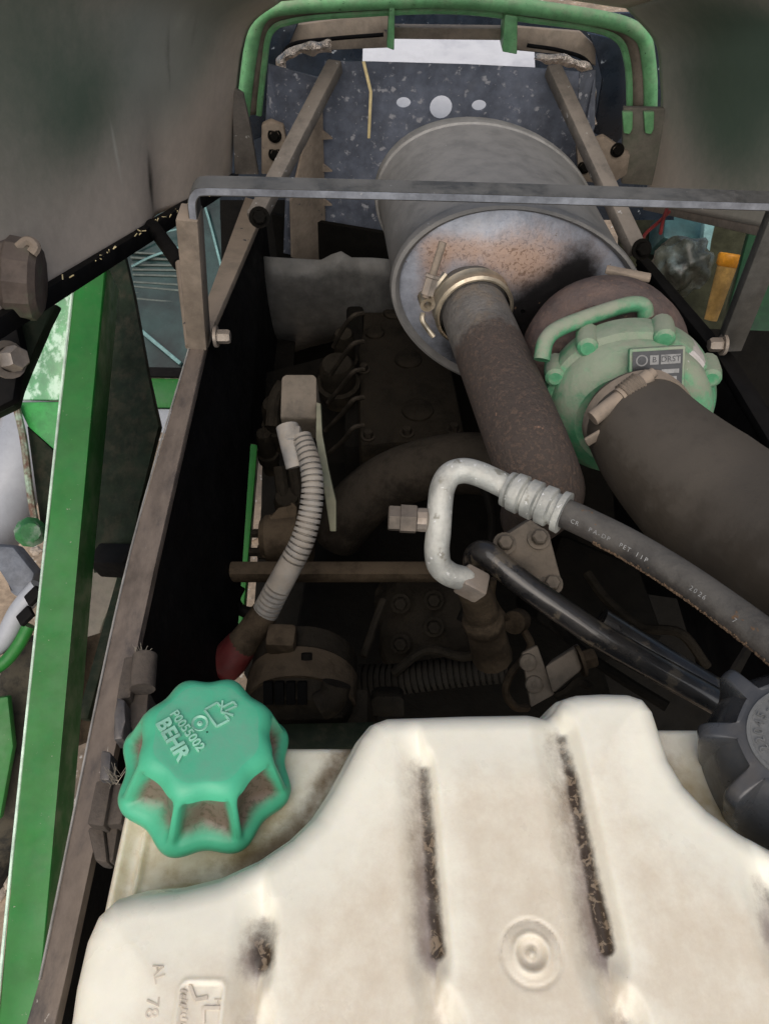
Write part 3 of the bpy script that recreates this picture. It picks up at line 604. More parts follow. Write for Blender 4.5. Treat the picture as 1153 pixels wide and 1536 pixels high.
# triangular bracket
tri = thing('triangular_bracket', P(800, 880, .80), 'triangular cast bracket with bolts beside the bent tube', 'bracket')
bm = new(); prism(bm, [P(u, v, .69) for u, v in [(796, 778), (824, 800), (846, 884), (824, 884), (762, 838), (745, 820), (752, 806)]], FW * .02, .003); ob('plate', bm, m_tan, tri)
for u, v in ((807, 808), (826, 876), (756, 816)):
    bm = new(); bolt(bm, P(u, v, .69), -FW + UP * .3, .0072, .010); ob('bolt', bm, m_tan, tri)

# pressure switch, cable and solenoid
ps = thing('pressure_switch', P(770, 960, .80), 'small round sensor with its cable below the triangular bracket', 'sensor')
bm = new(); lathe(bm, [(0, .012), (.004, .0128), (.02, .0128), (.03, .010)], P(770, 934, .77), FW + XA * .5, 24, capa=True, capb=True); ob('sensor_body', bm, m_grime2, ps)
bm = new(); tube(bm, [P(740, 868, .74), P(738, 895, .75), P(748, 915, .76), P(760, 928, .77)], .0035, 20, 8); tube(bm, [P(785, 945, .78), P(796, 968, .77), P(785, 988, .76), P(766, 1010, .75), P(758, 1038, .75), P(772, 1060, .76), P(790, 1062, .78)], .0042, 30, 8); ob('cable', bm, m_grime2, ps)
so = thing('solenoid_valve', P(820, 1060, .72), 'boxy solenoid on a two-screw bracket behind the white tank', 'valve')
bm = new(); prism(bm, [P(u, v, .70) for u, v in [(782, 980), (806, 968), (832, 1042), (796, 1062)]], FW * .006, .002); bk_ = ob('bracket', bm, m_tan, so)
for u, v in ((791, 993), (800, 1026)):
    bm = new(); lathe(bm, [(0, .0085), (.003, .008), (.005, .005)], P(u, v, .70), -FW, 16, capb=True); bar(bm, P(u - 4, v - 3, .6945), P(u + 4, v + 3, .6945), .0015, .001, -FW, 0); bar(bm, P(u - 3, v + 4, .6942), P(u + 3, v - 4, .6942), .0015, .001, -FW, 0); ob('screw', bm, m_tan, so)
bm = new(); prism(bm, [P(u, v, .69) for u, v in [(816, 1000), (860, 972), (872, 1005), (828, 1042)]], FW * .03 + XA * .012, .003); ob('coil_box', bm, m_tan, so)
bm = new(); bolt(bm, P(868, 992, .70), XA + UP * .3, .010, .016); ob('nut', bm, m_grime2, so)
bm = new(); tube(bm, [P(832, 1046, .70), P(850, 1036, .70), P(866, 1022, .70), P(884, 1030, .71)], .004, 16, 6); ob('bracket_lip', bm, m_grime, so)

# ------------------------------------------------------------------ engine
en = thing('engine', H(.12, .75, 1.5), 'dark dusty diesel engine deep in the bay', 'engine')
bm = new(); prism(bm, [H(-.16, .33, 1.02), H(.34, .33, 1.02), H(.34, 1.3, 1.05), H(-.10, 1.3, 1.05)], Vector((0, 0, -.5)), .02)
bmesh.ops.subdivide_edges(bm, edges=list(bm.edges), cuts=10, use_grid_fill=True)
for v in bm.verts: v.co += noise.noise_vector(v.co * 22) * .012 + noise.noise_vector(v.co * 60) * .005
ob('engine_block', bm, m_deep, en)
tag(ob('gap_backing', prism(new(), [P(330, 300, 1.55), P(450, 300, 1.6), P(440, 560, 1.5), P(390, 640, 1.45), P(374, 668, 1.45), P(340, 660, 1.5)], FW * .01), m_deep), 'black sheet added to darken the gap left of the heat shield', 'fender')  # added dark sheet, covers slits where daylight came through
tag(ob('dark_backing', prism(new(), [P(u, v, 1.42) for u, v in [(396, 560), (394, 660), (392, 760), (380, 930), (366, 1010), (430, 1130), (1250, 1130), (1250, 500), (700, 480)]], FW * .01), m_deep), 'black sheet added low behind the engine to hide the bright ground', 'backing sheet')  # added sheet set square to the view, keeps the engine depths dark
# rocker cover with bosses
hh = .86
bm = new(); prism(bm, [PH(538, 668, hh), PH(534, 445, hh), PH(655, 436, hh), PH(700, 655, hh)], Vector((0, 0, -.13)), .012); rc = ob('rocker_cover', bm, m_grime, en)
for u, v, r in ((562, 500, .016), (612, 540, .022), (626, 616, .024), (590, 470, .018)):
    bm = new(); lathe(bm, [(-.004, r * 1.15), (.004, r * 1.1), (.008, r * .8), (.008, 0.001)], PH(u, v, hh), ZA, 20); ob('cover_boss', bm, m_grime, rc)
bm = new(); prism(bm, [PH(520, 440, .84), PH(545, 440, .84), PH(548, 670, .90), PH(515, 670, .90)], Vector((0, 0, -.1)), .008); ob('side_cover', bm, m_deep, en)
# curved intake manifold pipe
bm = new(); tube(bm, [P(505, 800, 1.12), P(535, 760, 1.08), P(580, 725, 1.05), P(640, 703, 1.02), P(700, 695, 1.0), P(745, 700, .99)], .042, 40, 28); ob('manifold_pipe', bm, m_grime3, en)
# rough side of the block in front
bm = new(); prism(bm, [P(566, 895, 1.03), P(590, 870, 1.03), P(735, 878, 1.0), P(745, 990, .97), P(575, 1000, .99)], FW * .08, .006)
bmesh.ops.subdivide_edges(bm, edges=list(bm.edges), cuts=7, use_grid_fill=True)
for v in bm.verts: v.co += noise.noise_vector(v.co * 30) * .010 + noise.noise_vector(v.co * 90) * .004
ob('front_casting', bm, m_grime, en)
bm = new(); prism(bm, [P(840, 800, .95), P(960, 850, .93), P(1000, 960, .9), P(900, 1000, .9), P(800, 930, .92)], FW * .15, .01); ob('compressor_mount', bm, m_deep, en)
bm = new(); bar(bm, P(286, 858, .96), P(665, 858, .965), .024, .024, ZA, .008); ob('cross_tube', bm, m_grime2, en)
bm = new(); lathe(bm, [(0, .014), (.012, .014), (.012, .019), (.03, .019), (.03, .01), (.045, .01)], P(268, 818, .92), XA, 14, capa=True, capb=True); ob('stud', bm, m_grime2, en)
bm = new(); prism(bm, [P(553, 1076, .86), P(556, 1050, .86), P(564, 1044, .86), P(600, 1044, .86), P(607, 1050, .86), P(607, 1076, .86)], FW * .05, .004); bar(bm, P(420, 1092, .88), P(560, 1075, .86), .05, .05, ZA, .004); ob('front_bracket', bm, m_grime, en)
bm = new(); bar(bm, P(400, 1112, .82), P(600, 1108, .82), .03, .03, ZA, .004); ob('mount_rail', bm, m_dkgreen, en)
for u, v, d, r, l in ((505, 545, 1.22, .030, .09), (515, 500, 1.24, .018, .12), (410, 605, 1.12, .020, .1), (395, 650, 1.15, .014, .1), (430, 745, 1.05, .02, .12)):
    bm = new(); lathe(bm, [(0, r * .8), (l * .1, r), (l * .5, r), (l * .52, r * 1.25), (l * .7, r * 1.25), (l * .72, r), (l, r)], P(u, v, d), FW - UP * .6, 18, capa=True, capb=True); ob('fuel_fitting', bm, m_grime, en)
for pts in ([(420, 700), (425, 740), (432, 775)], [(440, 690), (446, 735), (448, 770)], [(408, 640), (412, 600), (425, 575)]):
    bm = new(); tube(bm, [P(u, v, 1.06) for u, v in pts], .010, 16, 10); ob('fuel_line', bm, m_grime, en)
for u, v in ((548, 455), (600, 448), (648, 446), (552, 655), (610, 650), (680, 645), (545, 555), (672, 545)):
    bm = new(); bolt(bm, PH(u, v, hh), ZA, .008, .012); ob('cover_bolt', bm, m_grime3, rc)
for k in range(5):
    v0 = 470 + 42 * k; bm = new(); tube(bm, [P(545, v0, 1.08), P(530, v0 + 4, 1.07), P(515, v0 + 22, 1.10), P(500 - 4 * k, v0 + 50, 1.16)], .0035, 20, 8); ob('injector_line', bm, m_grime3, en)
for pts in ([(590, 1010, .93), (640, 975, .92), (700, 985, .9), (752, 960, .86)], [(545, 985, .93), (560, 940, .95), (575, 900, .97)], [(880, 860, .86), (910, 900, .84), (960, 940, .82), (1020, 950, .8), (1060, 1000, .8)], [(830, 930, .86), (870, 975, .84), (935, 1020, .82), (1000, 1060, .8)], [(700, 690, 1.0), (735, 760, .95), (730, 840, .93), (690, 930, .95)]):
    bm = new(); tube(bm, [P(*q) for q in pts], random.uniform(.004, .007), 30, 8); ob('wiring_loom', bm, m_deep if random.random() < .5 else m_grime, en)
for u, v, d in ((600, 905, 1.0), (650, 900, 1.0), (705, 905, .985), (715, 960, .97), (600, 965, .985), (650, 940, .985)):
    bm = new(); bolt(bm, P(u, v, d - .01), -FW, .009, .012); ob('casting_bolt', bm, m_grime, en)
# heat shield behind
bm = new(); C0 = []
for j in range(9):
    for i in range(13):
        s = i / 12; t = j / 8
        q = PY(400 + 195 * s, 384 + 8 * s, 1.20).lerp(PY(390 + 200 * s, 560 - 60 * s, 1.30), t); q += noise.noise_vector(q * 9) * .010 + Vector((0, -.05 * math.sin(t * 3.1) + .10 * max(0, t - .55), .02 * math.exp(-((s - .55) / .06) ** 2) * (1 - t))); C0.append(bm.verts.new(q))
for j in range(8):
    for i in range(12): bm.faces.new((C0[j * 13 + i], C0[j * 13 + i + 1], C0[(j + 1) * 13 + i + 1], C0[(j + 1) * 13 + i]))
o = ob('heat_shield', bm, M('dusty_grey_heat_shield', (.085, .085, .082), .45, metal=.3, dust=(.15, .145, .135), damt=.5, bump=.1), None, 60); md = o.modifiers.new('t', 'SOLIDIFY'); md.thickness = .003
tag(o, 'creased grey heat shield sheet under the blue plate', 'heat shield')

# bracket with relay box
rb = thing('bracket_plate', P(500, 800, .88), 'tan box cover on a thin upright strip beside the grey conduit', 'bracket')
bm = new(); prism(bm, [P(u, v, .90) for u, v in [(420, 628), (422, 566), (428, 561), (470, 561), (475, 566), (475, 628)]], FW * .05 - UP * .02, .004); ob('box_cover', bm, m_tan, rb)
bm = new(); prism(bm, [P(u, v, .885) for u, v in [(474, 603), (481, 605), (483, 650), (492, 700), (504, 752), (504, 797), (495, 797), (474, 658)]], FW * .012, .001); ob('strip', bm, M('olive_strip_paint', (.10, .115, .075), .6, dust=DUST, damt=.3), rb)
cn = thing('grey_conduit', P(390, 930, .88), 'grey corrugated conduit with a red rubber boot at its lower end', 'conduit')
cp = [(452, 655, .86), (464, 690, .85), (469, 730, .845), (464, 775, .845), (452, 815, .845), (434, 850, .85), (415, 885, .86), (396, 922, .875)]
CPs = [P(*q) for q in cp]
def corr(per, amp, r0, r1, smooth=(9, 9)):
    def f(t, l):
        r = r0 + (r1 - r0) * t
        return r if smooth[0] < t < smooth[1] else r * (1 if (l / per) % 1 < .70 else 1 - amp)
    return f
bm = new(); tube(bm, CPs, corr(.0066, .26, .0118, .0158, (.66, .80)), 640, 20); ob('conduit_hose', bm, m_conduit, cn, 25)
bm = new(); tube(bm, [P(431, 640, .87), P(437, 665, .865), P(446, 700, .865)], .0135, 10, 16); bar(bm, P(430, 655, .862), P(452, 652, .86), .02, .014, ZA, .003); ob('connector', bm, m_conduit, cn)
bm = new(); tube(bm, [P(398, 918, .874), P(380, 945, .88), P(362, 968, .885)], lambda t, l: .0165 + .003 * t, 24, 22); ob('boot_sleeve', bm, m_grime2, cn)
bm = new(); tube(bm, [P(364, 965, .885), P(352, 980, .888), P(342, 992, .892), P(332, 1002, .895), P(326, 1008, .897)], lambda t, l: .0197 + .003 * min(1, t * 2) - .013 * max(0, (t - .72) / .28) ** 2, 40, 22)
ob('boot', bm, M('red_boot_dusty', (.085, .010, .010), .6, dust=(.06, .03, .022), damt=.6, dup=.4, bump=.1), cn)
# starter / pump casting on the left
st = thing('fuel_pump', P(415, 830, 1.0), 'tan cast pump body behind the corrugated conduit', 'pump')
bm = new(); lathe(bm, [(0, .025), (.008, .032), (.05, .034), (.055, .040), (.065, .040), (.07, .03)], P(392, 808, 1.0), XA + UP * .05, 24, capa=True, capb=True); ob('pump_body', bm, m_grime2, st)
bm = new(); prism(bm, [P(398, 800, .98), P(402, 772, .98), P(420, 766, .98), P(438, 752, .98), (P(446, 760, .98)), P(444, 838, .98), P(392, 838, .98)], FW * .06, .004); ob('pump_flange', bm, m_grime2, st)
for u, v in ((378, 800), (374, 828)):
    bm = new(); lathe(bm, [(0, .006), (.012, .006), (.012, .010), (.022, .010)], P(u, v, 1.0), XA, 8, capa=True, capb=True); ob('banjo_bolt', bm, m_grime, st)
bm = new(); tube(bm, [P(360, 880, 1.0), P(352, 900, 1.0), P(362, 915, 1.0), P(380, 918, 1.0), P(398, 902, 1.0)], .008, 24, 10)
tag(ob('black_cable_loop', bm, m_black), 'looped black cable hanging under the cross tube on the left', 'cable')
bm = new(); bar(bm, P(382, 660, 1.75), P(352, 1010, 1.55), .022, .03, ZA, .003)
tag(ob('green_frame_tube', bm, m_green), 'green frame tube glimpsed through the slot beside the pump', 'frame tube')
# alternator
al = thing('alternator', P(450, 1080, .92), 'dusty alternator with slotted end cover behind the green cap', 'alternator')
ao = P(452, 1052, .86); aax = (FW * .75 + UP * .65).normalized()
bm = new(); lathe(bm, [(-.035, .03), (-.033, .052), (-.02, .060), (.0, .062), (.002, .058), (.03, .058), (.032, .063), (.06, .063), (.065, .055)], ao, aax, 48, capa=True, capb=True); ob('alternator_body', bm, m_grime, al)
bm = new(); lathe(bm, [(-.012, .0615), (-.012, .0655), (.028, .0655), (.028, .0615)], ao, aax, 48); ob('clamp_band', bm, m_grime2, al)
bm = new(); bar(bm, P(400, 958, .84), P(445, 960, .84), .03, .025, ZA, .006); ob('terminal_cover', bm, m_grime2, al)
for i, u in enumerate((402, 419, 436, 453)):
    bm = new(); bar(bm, P(u, 1022, .803), P(u + 1, 1056, .803), .010, .010, FW, .001); ob('vent_slot', bm, M('slot_black', (.002, .002, .002), .9, bump=0) if i == 0 else bpy.data.materials['slot_black'], al)
bm = new(); lathe(bm, [(-.004, .0), (-.004, .006), (.003, .006)], P(460, 984, .80), UP, 12); ob('band_hole', bm, m_deep, al)
bm = new(); tube(bm, [P(480, 1060, .80), P(498, 1048, .80), P(505, 1025, .80)], .016, 14, 14); ob('end_bracket', bm, m_grime, al)
bm = new(); tube(bm, [P(540, 1020, .96), P(600, 1018, .95), P(680, 1008, .94), P(760, 1000, .93)], corr(.0078, .22, .020, .020), 420, 18)
tag(ob('ribbed_hose', bm, M('ribbed_black_hose', (.012, .011, .009), .7, dust=(.02, .017, .013), damt=.6), smooth=25), 'dark ribbed hose lying behind the tank back edge', 'hose')

# ------------------------------------------------------------------ white expansion tank
tk = thing('coolant_tank', H(.05, .08, .70), 'translucent white plastic coolant tank with dirty grooves', 'tank')
x0, x1, y0, y1, dx = -.185, .31, -.055, .222, .0012
nx = int((x1 - x0) / dx) + 1; ny = int((y1 - y0) / dx) + 1
X, Y = np.meshgrid(np.linspace(x0, x1, nx), np.linspace(y0, y1, ny))
ZT, ZS = .42, .485
def q2(u, v, h=.433): p = PH(u, v, h); return (p.x, p.y)
raised = [(-.151, -.2), q2(106, 1536), q2(114, 1480), q2(130, 1410), q2(146, 1374), q2(172, 1350), q2(212, 1338), q2(270, 1333), q2(330, 1318), q2(390, 1290), q2(437, 1258), q2(472, 1224), q2(497, 1186), q2(518, 1148), q2(540, 1106), q2(558, 1084), q2(580, 1076), q2(700, 1072), q2(820, 1070), q2(832, 1062), q2(842, 1048), q2(862, 1041), q2(900, 1039), q2(940, 1040), q2(964, 1048), q2(980, 1068), q2(990, 1100), q2(1003, 1140), q2(1026, 1178), q2(1060, 1214), q2(1105, 1246), q2(1160, 1276), q2(1230, 1300), q2(1330, 1320), (.36, .04), (.36, -.2)]
def sdf(poly):
    D = np.full(X.shape, 1e9); ins = np.zeros(X.shape, bool); n = len(poly)
    for i in range(n):
        ax, ay = poly[i]; bx, by = poly[(i + 1) % n]; ex, ey = bx - ax, by - ay
        t = np.clip(((X - ax) * ex + (Y - ay) * ey) / (ex * ex + ey * ey), 0, 1); D = np.minimum(D, (X - ax - t * ex) ** 2 + (Y - ay - t * ey) ** 2)
        c = ((ay > Y) != (by > Y)); 
        with np.errstate(divide='ignore', invalid='ignore'): xx = ex * (Y - ay) / (ey if ey else 1e-12) + ax
        ins ^= c & (X < xx)
    D = np.sqrt(D); return np.where(ins, D, -D)
def sm(t): t = np.clip(t, 0, 1); return t * t * (3 - 2 * t)
sd_r = sdf(raised)
# the shoulder's own outline
yb_ = np.where(X > .09, .206, .193)
sd_rect = np.minimum(np.minimum(X + .168, yb_ - Y), .5)
cr_ = .012; cx = (cr_ - (X + .168)); cy = (cr_ - (yb_ - Y)); cc = (cx > 0) & (cy > 0)
sd_rect = np.where(cc, cr_ - np.hypot(cx, cy), sd_rect)
sd_o = np.maximum(sd_rect, sd_r + .007)
r_ = .015; s_in = np.clip(sd_r, 0, r_)
top = ZT + (r_ - np.sqrt(np.maximum(0, r_ ** 2 - (r_ - s_in) ** 2)))
top += .004 * (1 - sm(sd_r / .05))                        # soft crown towards the edges
wall = sm((-sd_r) / .014)
zz = np.where(sd_r > 0, top, (ZT + r_ + .004) * (1 - wall) + ZS * wall)
zz = np.minimum(zz, ZS)
lipf = np.exp(-((X + .160) / .0035) ** 2) + .7 * np.exp(-((X + .148) / .0022) ** 2); zz = np.where((sd_r < -.012), zz - .006 * lipf * (Y < .19), zz)
zz += np.where(sd_r < -.012, .004 * (1 - sm(sd_o / .008)), 0)
dirt = np.zeros(X.shape); film = np.zeros(X.shape); haze = np.zeros(X.shape); gshade = np.zeros(X.shape)
RNG = np.random.default_rng(3)
def vnoise(sc, seed):
    g = np.random.default_rng(seed).random((80, 80)); fx = (X - x0) * sc; fy = (Y - y0) * sc; ix = fx.astype(int); iy = fy.astype(int); tx = fx - ix; ty = fy - iy; tx = tx * tx * (3 - 2 * tx); ty = ty * ty * (3 - 2 * ty); ix %= 79; iy %= 79
    return (g[iy, ix] * (1 - tx) + g[iy, ix + 1] * tx) * (1 - ty) + (g[iy + 1, ix] * (1 - tx) + g[iy + 1, ix + 1] * tx) * ty
NZ = .5 * vnoise(60, 1) + .3 * vnoise(120, 2) + .2 * vnoise(240, 4)
lit_side = np.zeros(X.shape); grime = np.zeros(X.shape)
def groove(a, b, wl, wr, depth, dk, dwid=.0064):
    global lit_side, grime
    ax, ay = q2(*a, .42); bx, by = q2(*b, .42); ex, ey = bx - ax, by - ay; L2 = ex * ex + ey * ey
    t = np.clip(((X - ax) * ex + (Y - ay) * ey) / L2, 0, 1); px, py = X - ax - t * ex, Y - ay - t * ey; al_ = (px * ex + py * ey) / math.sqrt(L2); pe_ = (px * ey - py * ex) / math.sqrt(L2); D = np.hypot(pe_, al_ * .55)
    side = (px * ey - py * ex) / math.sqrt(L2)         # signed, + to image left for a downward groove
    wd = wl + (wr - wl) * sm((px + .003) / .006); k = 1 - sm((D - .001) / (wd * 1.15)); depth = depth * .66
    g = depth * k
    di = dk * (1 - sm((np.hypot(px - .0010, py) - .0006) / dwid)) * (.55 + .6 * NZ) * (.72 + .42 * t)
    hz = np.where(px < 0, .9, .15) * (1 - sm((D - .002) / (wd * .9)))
    rt = sm((px + .001) / .005); lit_side = np.maximum(lit_side, rt * (1 - sm((np.hypot(px, py) - .006) / .022))); grime = np.maximum(grime, (1 - sm(np.hypot(px + .003, py) / .017)) * (1 - .85 * rt) * (.14 + .42 * NZ) * dk)  # lit right side of the groove painted by thinning the haze there
    return g, di, hz * 0, (1 - .9 * rt) * (1 - sm((np.hypot(px, py) - .003) / (np.where(px < 0, wl, .008) * .95))) * (.45 + .6 * t)  # last value paints the shaded left slope into the colour
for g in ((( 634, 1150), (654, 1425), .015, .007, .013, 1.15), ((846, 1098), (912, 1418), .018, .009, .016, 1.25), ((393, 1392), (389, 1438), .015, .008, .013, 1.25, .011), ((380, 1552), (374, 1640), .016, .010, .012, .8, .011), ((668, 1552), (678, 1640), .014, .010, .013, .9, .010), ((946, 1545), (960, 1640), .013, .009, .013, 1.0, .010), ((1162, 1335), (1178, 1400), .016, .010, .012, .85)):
    gz, di, hz, ssn = groove(*g); gshade = np.maximum(gshade, ssn); zz += gz; dirt = np.maximum(dirt, di); haze = np.maximum(haze, hz)
# round boss
bx_, by_ = q2(797, 1430, .42); rr = np.hypot(X - bx_, Y - by_)
zz += .0010 * np.exp(-((rr - .0145) / .0009) ** 2); zz += .0022 * (1 - sm((rr - .004) / .004)) - .0016 * np.exp(-((rr - .0085) / .0014) ** 2) ; zz -= .0035 * (1 - sm(rr / .004)) * 1
dirt = np.maximum(dirt, .46 * np.exp(-((rr - .0145) / .0008) ** 2) * (Y > by_) + .42 * (1 - sm((rr - .002) / .003)))
# moulded label frame
lx0, ly0 = q2(262, 1560, .42); lx1, ly1 = q2(341, 1471, .42)
cxm, cym = (lx0 + lx1) / 2 - .0008, (ly0 + ly1) / 2; hx, hy = (lx1 - lx0) / 2 - .004, (ly1 - ly0) / 2 - .004
dq = np.hypot(np.maximum(np.abs(X - cxm) - hx, 0), np.maximum(np.abs(Y - cym) - hy, 0)) - .004 + np.minimum(np.maximum(np.abs(X - cxm) - hx, np.abs(Y - cym) - hy), 0)
zz -= .0012 * np.exp(-(dq / .0008) ** 2); zz += .0008 * (dq < -.001)
haze = np.maximum(haze, .42 * np.exp(-((dq + .001) / .0011) ** 2))
# dirt film on shoulders and step foot, plus painted shade on right shoulder
shoulder = sm((-sd_r - .004) / .008) * (sd_o > 0)
film = shoulder * (.12 + .65 * NZ) * np.where(X > .05, .5 + 2.2 * np.clip((.2 - Y) / .08, 0, 1), 1)
film += shoulder * .35 * np.exp(-((X + .10) / .05) ** 2 - ((Y - .12) / .05) ** 2)
foot = np.exp(-((sd_r + .014) / .006) ** 2) * (sd_o > .004) * (X > -.13)
dirt = np.maximum(dirt, foot * (.05 + .55 * NZ) * np.where(X < .05, np.clip((X + .16) / .09, .2, 1), .8))
haze = np.maximum(haze, .72 * sm((sd_r - .012) / .05) * (.72 + .25 * NZ)) * (1 - .55 * lit_side)
grime = np.maximum(grime, np.exp(-((sd_r + .017) / .010) ** 2) * (sd_o > .003) * np.clip((X + .155) / .09, .12, 1) * np.where(X < .05, 1, .6) * (.55 + .7 * NZ))
grime = np.maximum(grime, .25 * np.exp(-((rr - .012) / .006) ** 2) * (.4 + NZ) * (Y > by_ - .004))
# drop at the outer outline
dr = sm((.0045 - sd_o) / .009) * .02; zz += np.where(sd_o < .0045, dr, 0); zz += np.clip(-sd_o, 0, .004) / .004 * .20
keep = sd_o > -.0055
idx = -np.ones(X.shape, int); idx[keep] = np.arange(keep.sum())
V = np.stack([X[keep], Y[keep], CAMZ - zz[keep]], -1)
q = np.stack([idx[:-1, :-1], idx[:-1, 1:], idx[1:, 1:], idx[1:, :-1]], -1).reshape(-1, 4); q = q[(q >= 0).all(1)]
body = ob('tank_body', (V.tolist(), [], q.tolist()), m_tank, tk, 0, {'dirt': dirt[keep], 'film': film[keep], 'haze': haze[keep], 'groove_shade': gshade[keep], 'grime': grime[keep]})
body.data.polygons.foreach_set('use_smooth', [True] * len(body.data.polygons))
def tz(u, v, l=.0003):
    p = PH(u, v, .4205); i = int(round((p.x - x0) / (x1 - x0) * (nx - 1))); j = min(ny - 1, max(0, int(round((p.y - y0) / (y1 - y0) * (ny - 1))))); return Vector((p.x, p.y, CAMZ - zz[j, i] + l))
text('moulded_letters', 'AL', tz(238, 1460, .0001), PH(252, 1520, .42) - PH(242, 1455, .42), XA + YA * .2, .0075, .0003, m_label, tk)
text('moulded_letters', '78', tz(228, 1512, .0001), PH(222, 1570, .42) - PH(228, 1500, .42), XA, .009, .0003, m_label, tk)
bm = new()
for k in range(9):
    v = 1486 + k * 7; bar(bm, tz(271 + (k % 3), v, .0001), tz(281 - (k % 2) * 2, v + 2, .0001), .0010, .0006, ZA, 0)
    if k % 2: bar(bm, tz(273, v, .0001), tz(272, v + 6, .0001), .0010, .0006, ZA, 0)
ob('moulded_ticks', bm, m_label, tk)
text('moulded_letters', 'H', tz(326, 1504, .0001), -YA, XA, .0055, .0003, m_label, tk)
bm = new(); pa_, pb_, pc_ = tz(305, 1536), tz(305, 1512), tz(330, 1512); bar(bm, pa_, pb_, .0016, .001, ZA, 0); bar(bm, pb_, pc_, .0016, .001, ZA, 0); bar(bm, tz(285, 1478), tz(293, 1500), .0016, .001, ZA, 0); bar(bm, tz(293, 1500), tz(312, 1496), .0016, .001, ZA, 0); ob('moulded_symbol', bm, m_label, tk)

# ------------------------------------------------------------------ green filler cap
def lobed_cap(name, base, topc, rbase, rtop, nl, phase, m, parent, dcut, dirtk, seg=256, rw=.055, prof=None):
    n = (topc - base).normalized(); Hh = (topc - base).length; e1 = (XA - n * XA.dot(n)).normalized(); e2 = n.cross(e1)
    rows = [(-.02, 0, 0, 'u'), (-.02, .93, 0, 'u')]
    prof = prof or [(.0, 1., .6, 0), (.04, 1.02, .62, 0), (.13, 1.025, .64, 0), (.19, 1.0, .64, 0), (.225, .975, .6, .25), (.25, .96, .55, .8), (.30, .945, .5, 1), (.40, .91, .45, 1), (.52, .87, .4, 1), (.62, .835, .36, 1), (.69, .81, .34, .95), (.75, .79, .33, .75), (.80, .775, .33, .35), (.85, .755, .36, .05), (.90, .728, .38, 0), (.94, .695, .36, 0), (.97, .655, .32, 0), (.99, .61, .25, 0), (.998, .57, .18, 0), (1.0, .52, .1, 0), (1.0, .3, 0, 0), (1.0, .1, 0, 0), (1.0, .01, 0, 0)]
    def ss(x): x = max(0, min(1, x)); return x * x * (3 - 2 * x)
    V = []; A = {'dirt': [], 'film': []}; F = []
    for t, rf, wave, fl in prof:
        for k in range(seg):
            a = 2 * math.pi * k / seg; ph = ((a - phase) / (2 * math.pi) * nl) % 1.0; edge = min(ph, 1 - ph)
            lobe = .5 - .5 * math.cos(2 * math.pi * ph)
            r = rbase * rf - dcut * (wave * lobe + fl * (1.0 * ss((edge - rw) / .10) + .25 * lobe))
            p = base + n * (Hh * t) + e1 * (r * math.cos(a)) + e2 * (r * math.sin(a)); V.append(tuple(p))
            A['dirt'].append(dirtk * fl * ss((edge - rw) / .10) * (.62 + .4 * ss((.72 - t) / .3) + .25 * math.sin(a * 2.3 + 1)) * (1.0 if t < .72 else .6))
            A['film'].append(.55 if t >= .998 else 0)
    for j in range(len(prof) - 1):
        for k in range(seg): F.append((j * seg + k, j * seg + (k + 1) % seg, (j + 1) * seg + (k + 1) % seg, (j + 1) * seg + k))
    F.append(tuple(range(seg))[::-1])
    return ob(name, (V, [], F), m, parent, 50, A), n
gb = P(311, 1158, .474); gt = P(311, 1098, .432)
gc = thing('filler_cap', gb, 'bright green fluted plastic cap with raised lettering on the white tank', 'cap')
o, gn = lobed_cap('cap_body', gb, gt, .0540, .036, 8, R(-105), m_cap, gc, .0098, 1.0, rw=.035)
def CPn(u, v, lift=.0002): return PP(u, v, gt, gn) + gn * lift
xd = CPn(275, 1140) - CPn(241, 1083); yd = CPn(300, 1085) - CPn(265, 1110)
text('brand_letters', 'BEHR', CPn(259, 1110), xd, yd, .0114, .0016, m_captext, gc, .00035)
text('part_number', 'P0055002', CPn(281, 1097), CPn(300, 1122) - CPn(262, 1072), yd, .0074, .0012, m_captext, gc, .00012)
bm = new(); lathe(bm, [(0, .0050), (.0007, .0047), (.0002, .0041), (-.001, .0024), (.0006, .0012), (.0008, .0003)], CPn(300, 1085), gn, 24); ob('centre_pip', bm, m_captext, gc)
bm = new()
def ln(a, b): bar(bm, CPn(*a, .0006), CPn(*b, .0006), .0011, .0016, gn, 0)
for a, b in (((307, 1066), (326, 1055)), ((307, 1066), (325, 1091)), ((325, 1091), (344, 1081)), ((344, 1081), (338, 1074)), ((326, 1055), (331, 1061)), ((355, 1060), (338, 1068)), ((350, 1054), (334, 1062)), ((334, 1052), (332, 1069)), ((332, 1069), (350, 1074)), ((355, 1060), (350, 1054))): ln(a, b)
ob('pressure_symbol', bm, m_captext, gc)
bm = new(); lathe(bm, [(-.02, .040), (.004, .040), (.006, .036)], gb - gn * .006, gn, 40, capb=True); ob('filler_neck', bm, m_tank, tk)

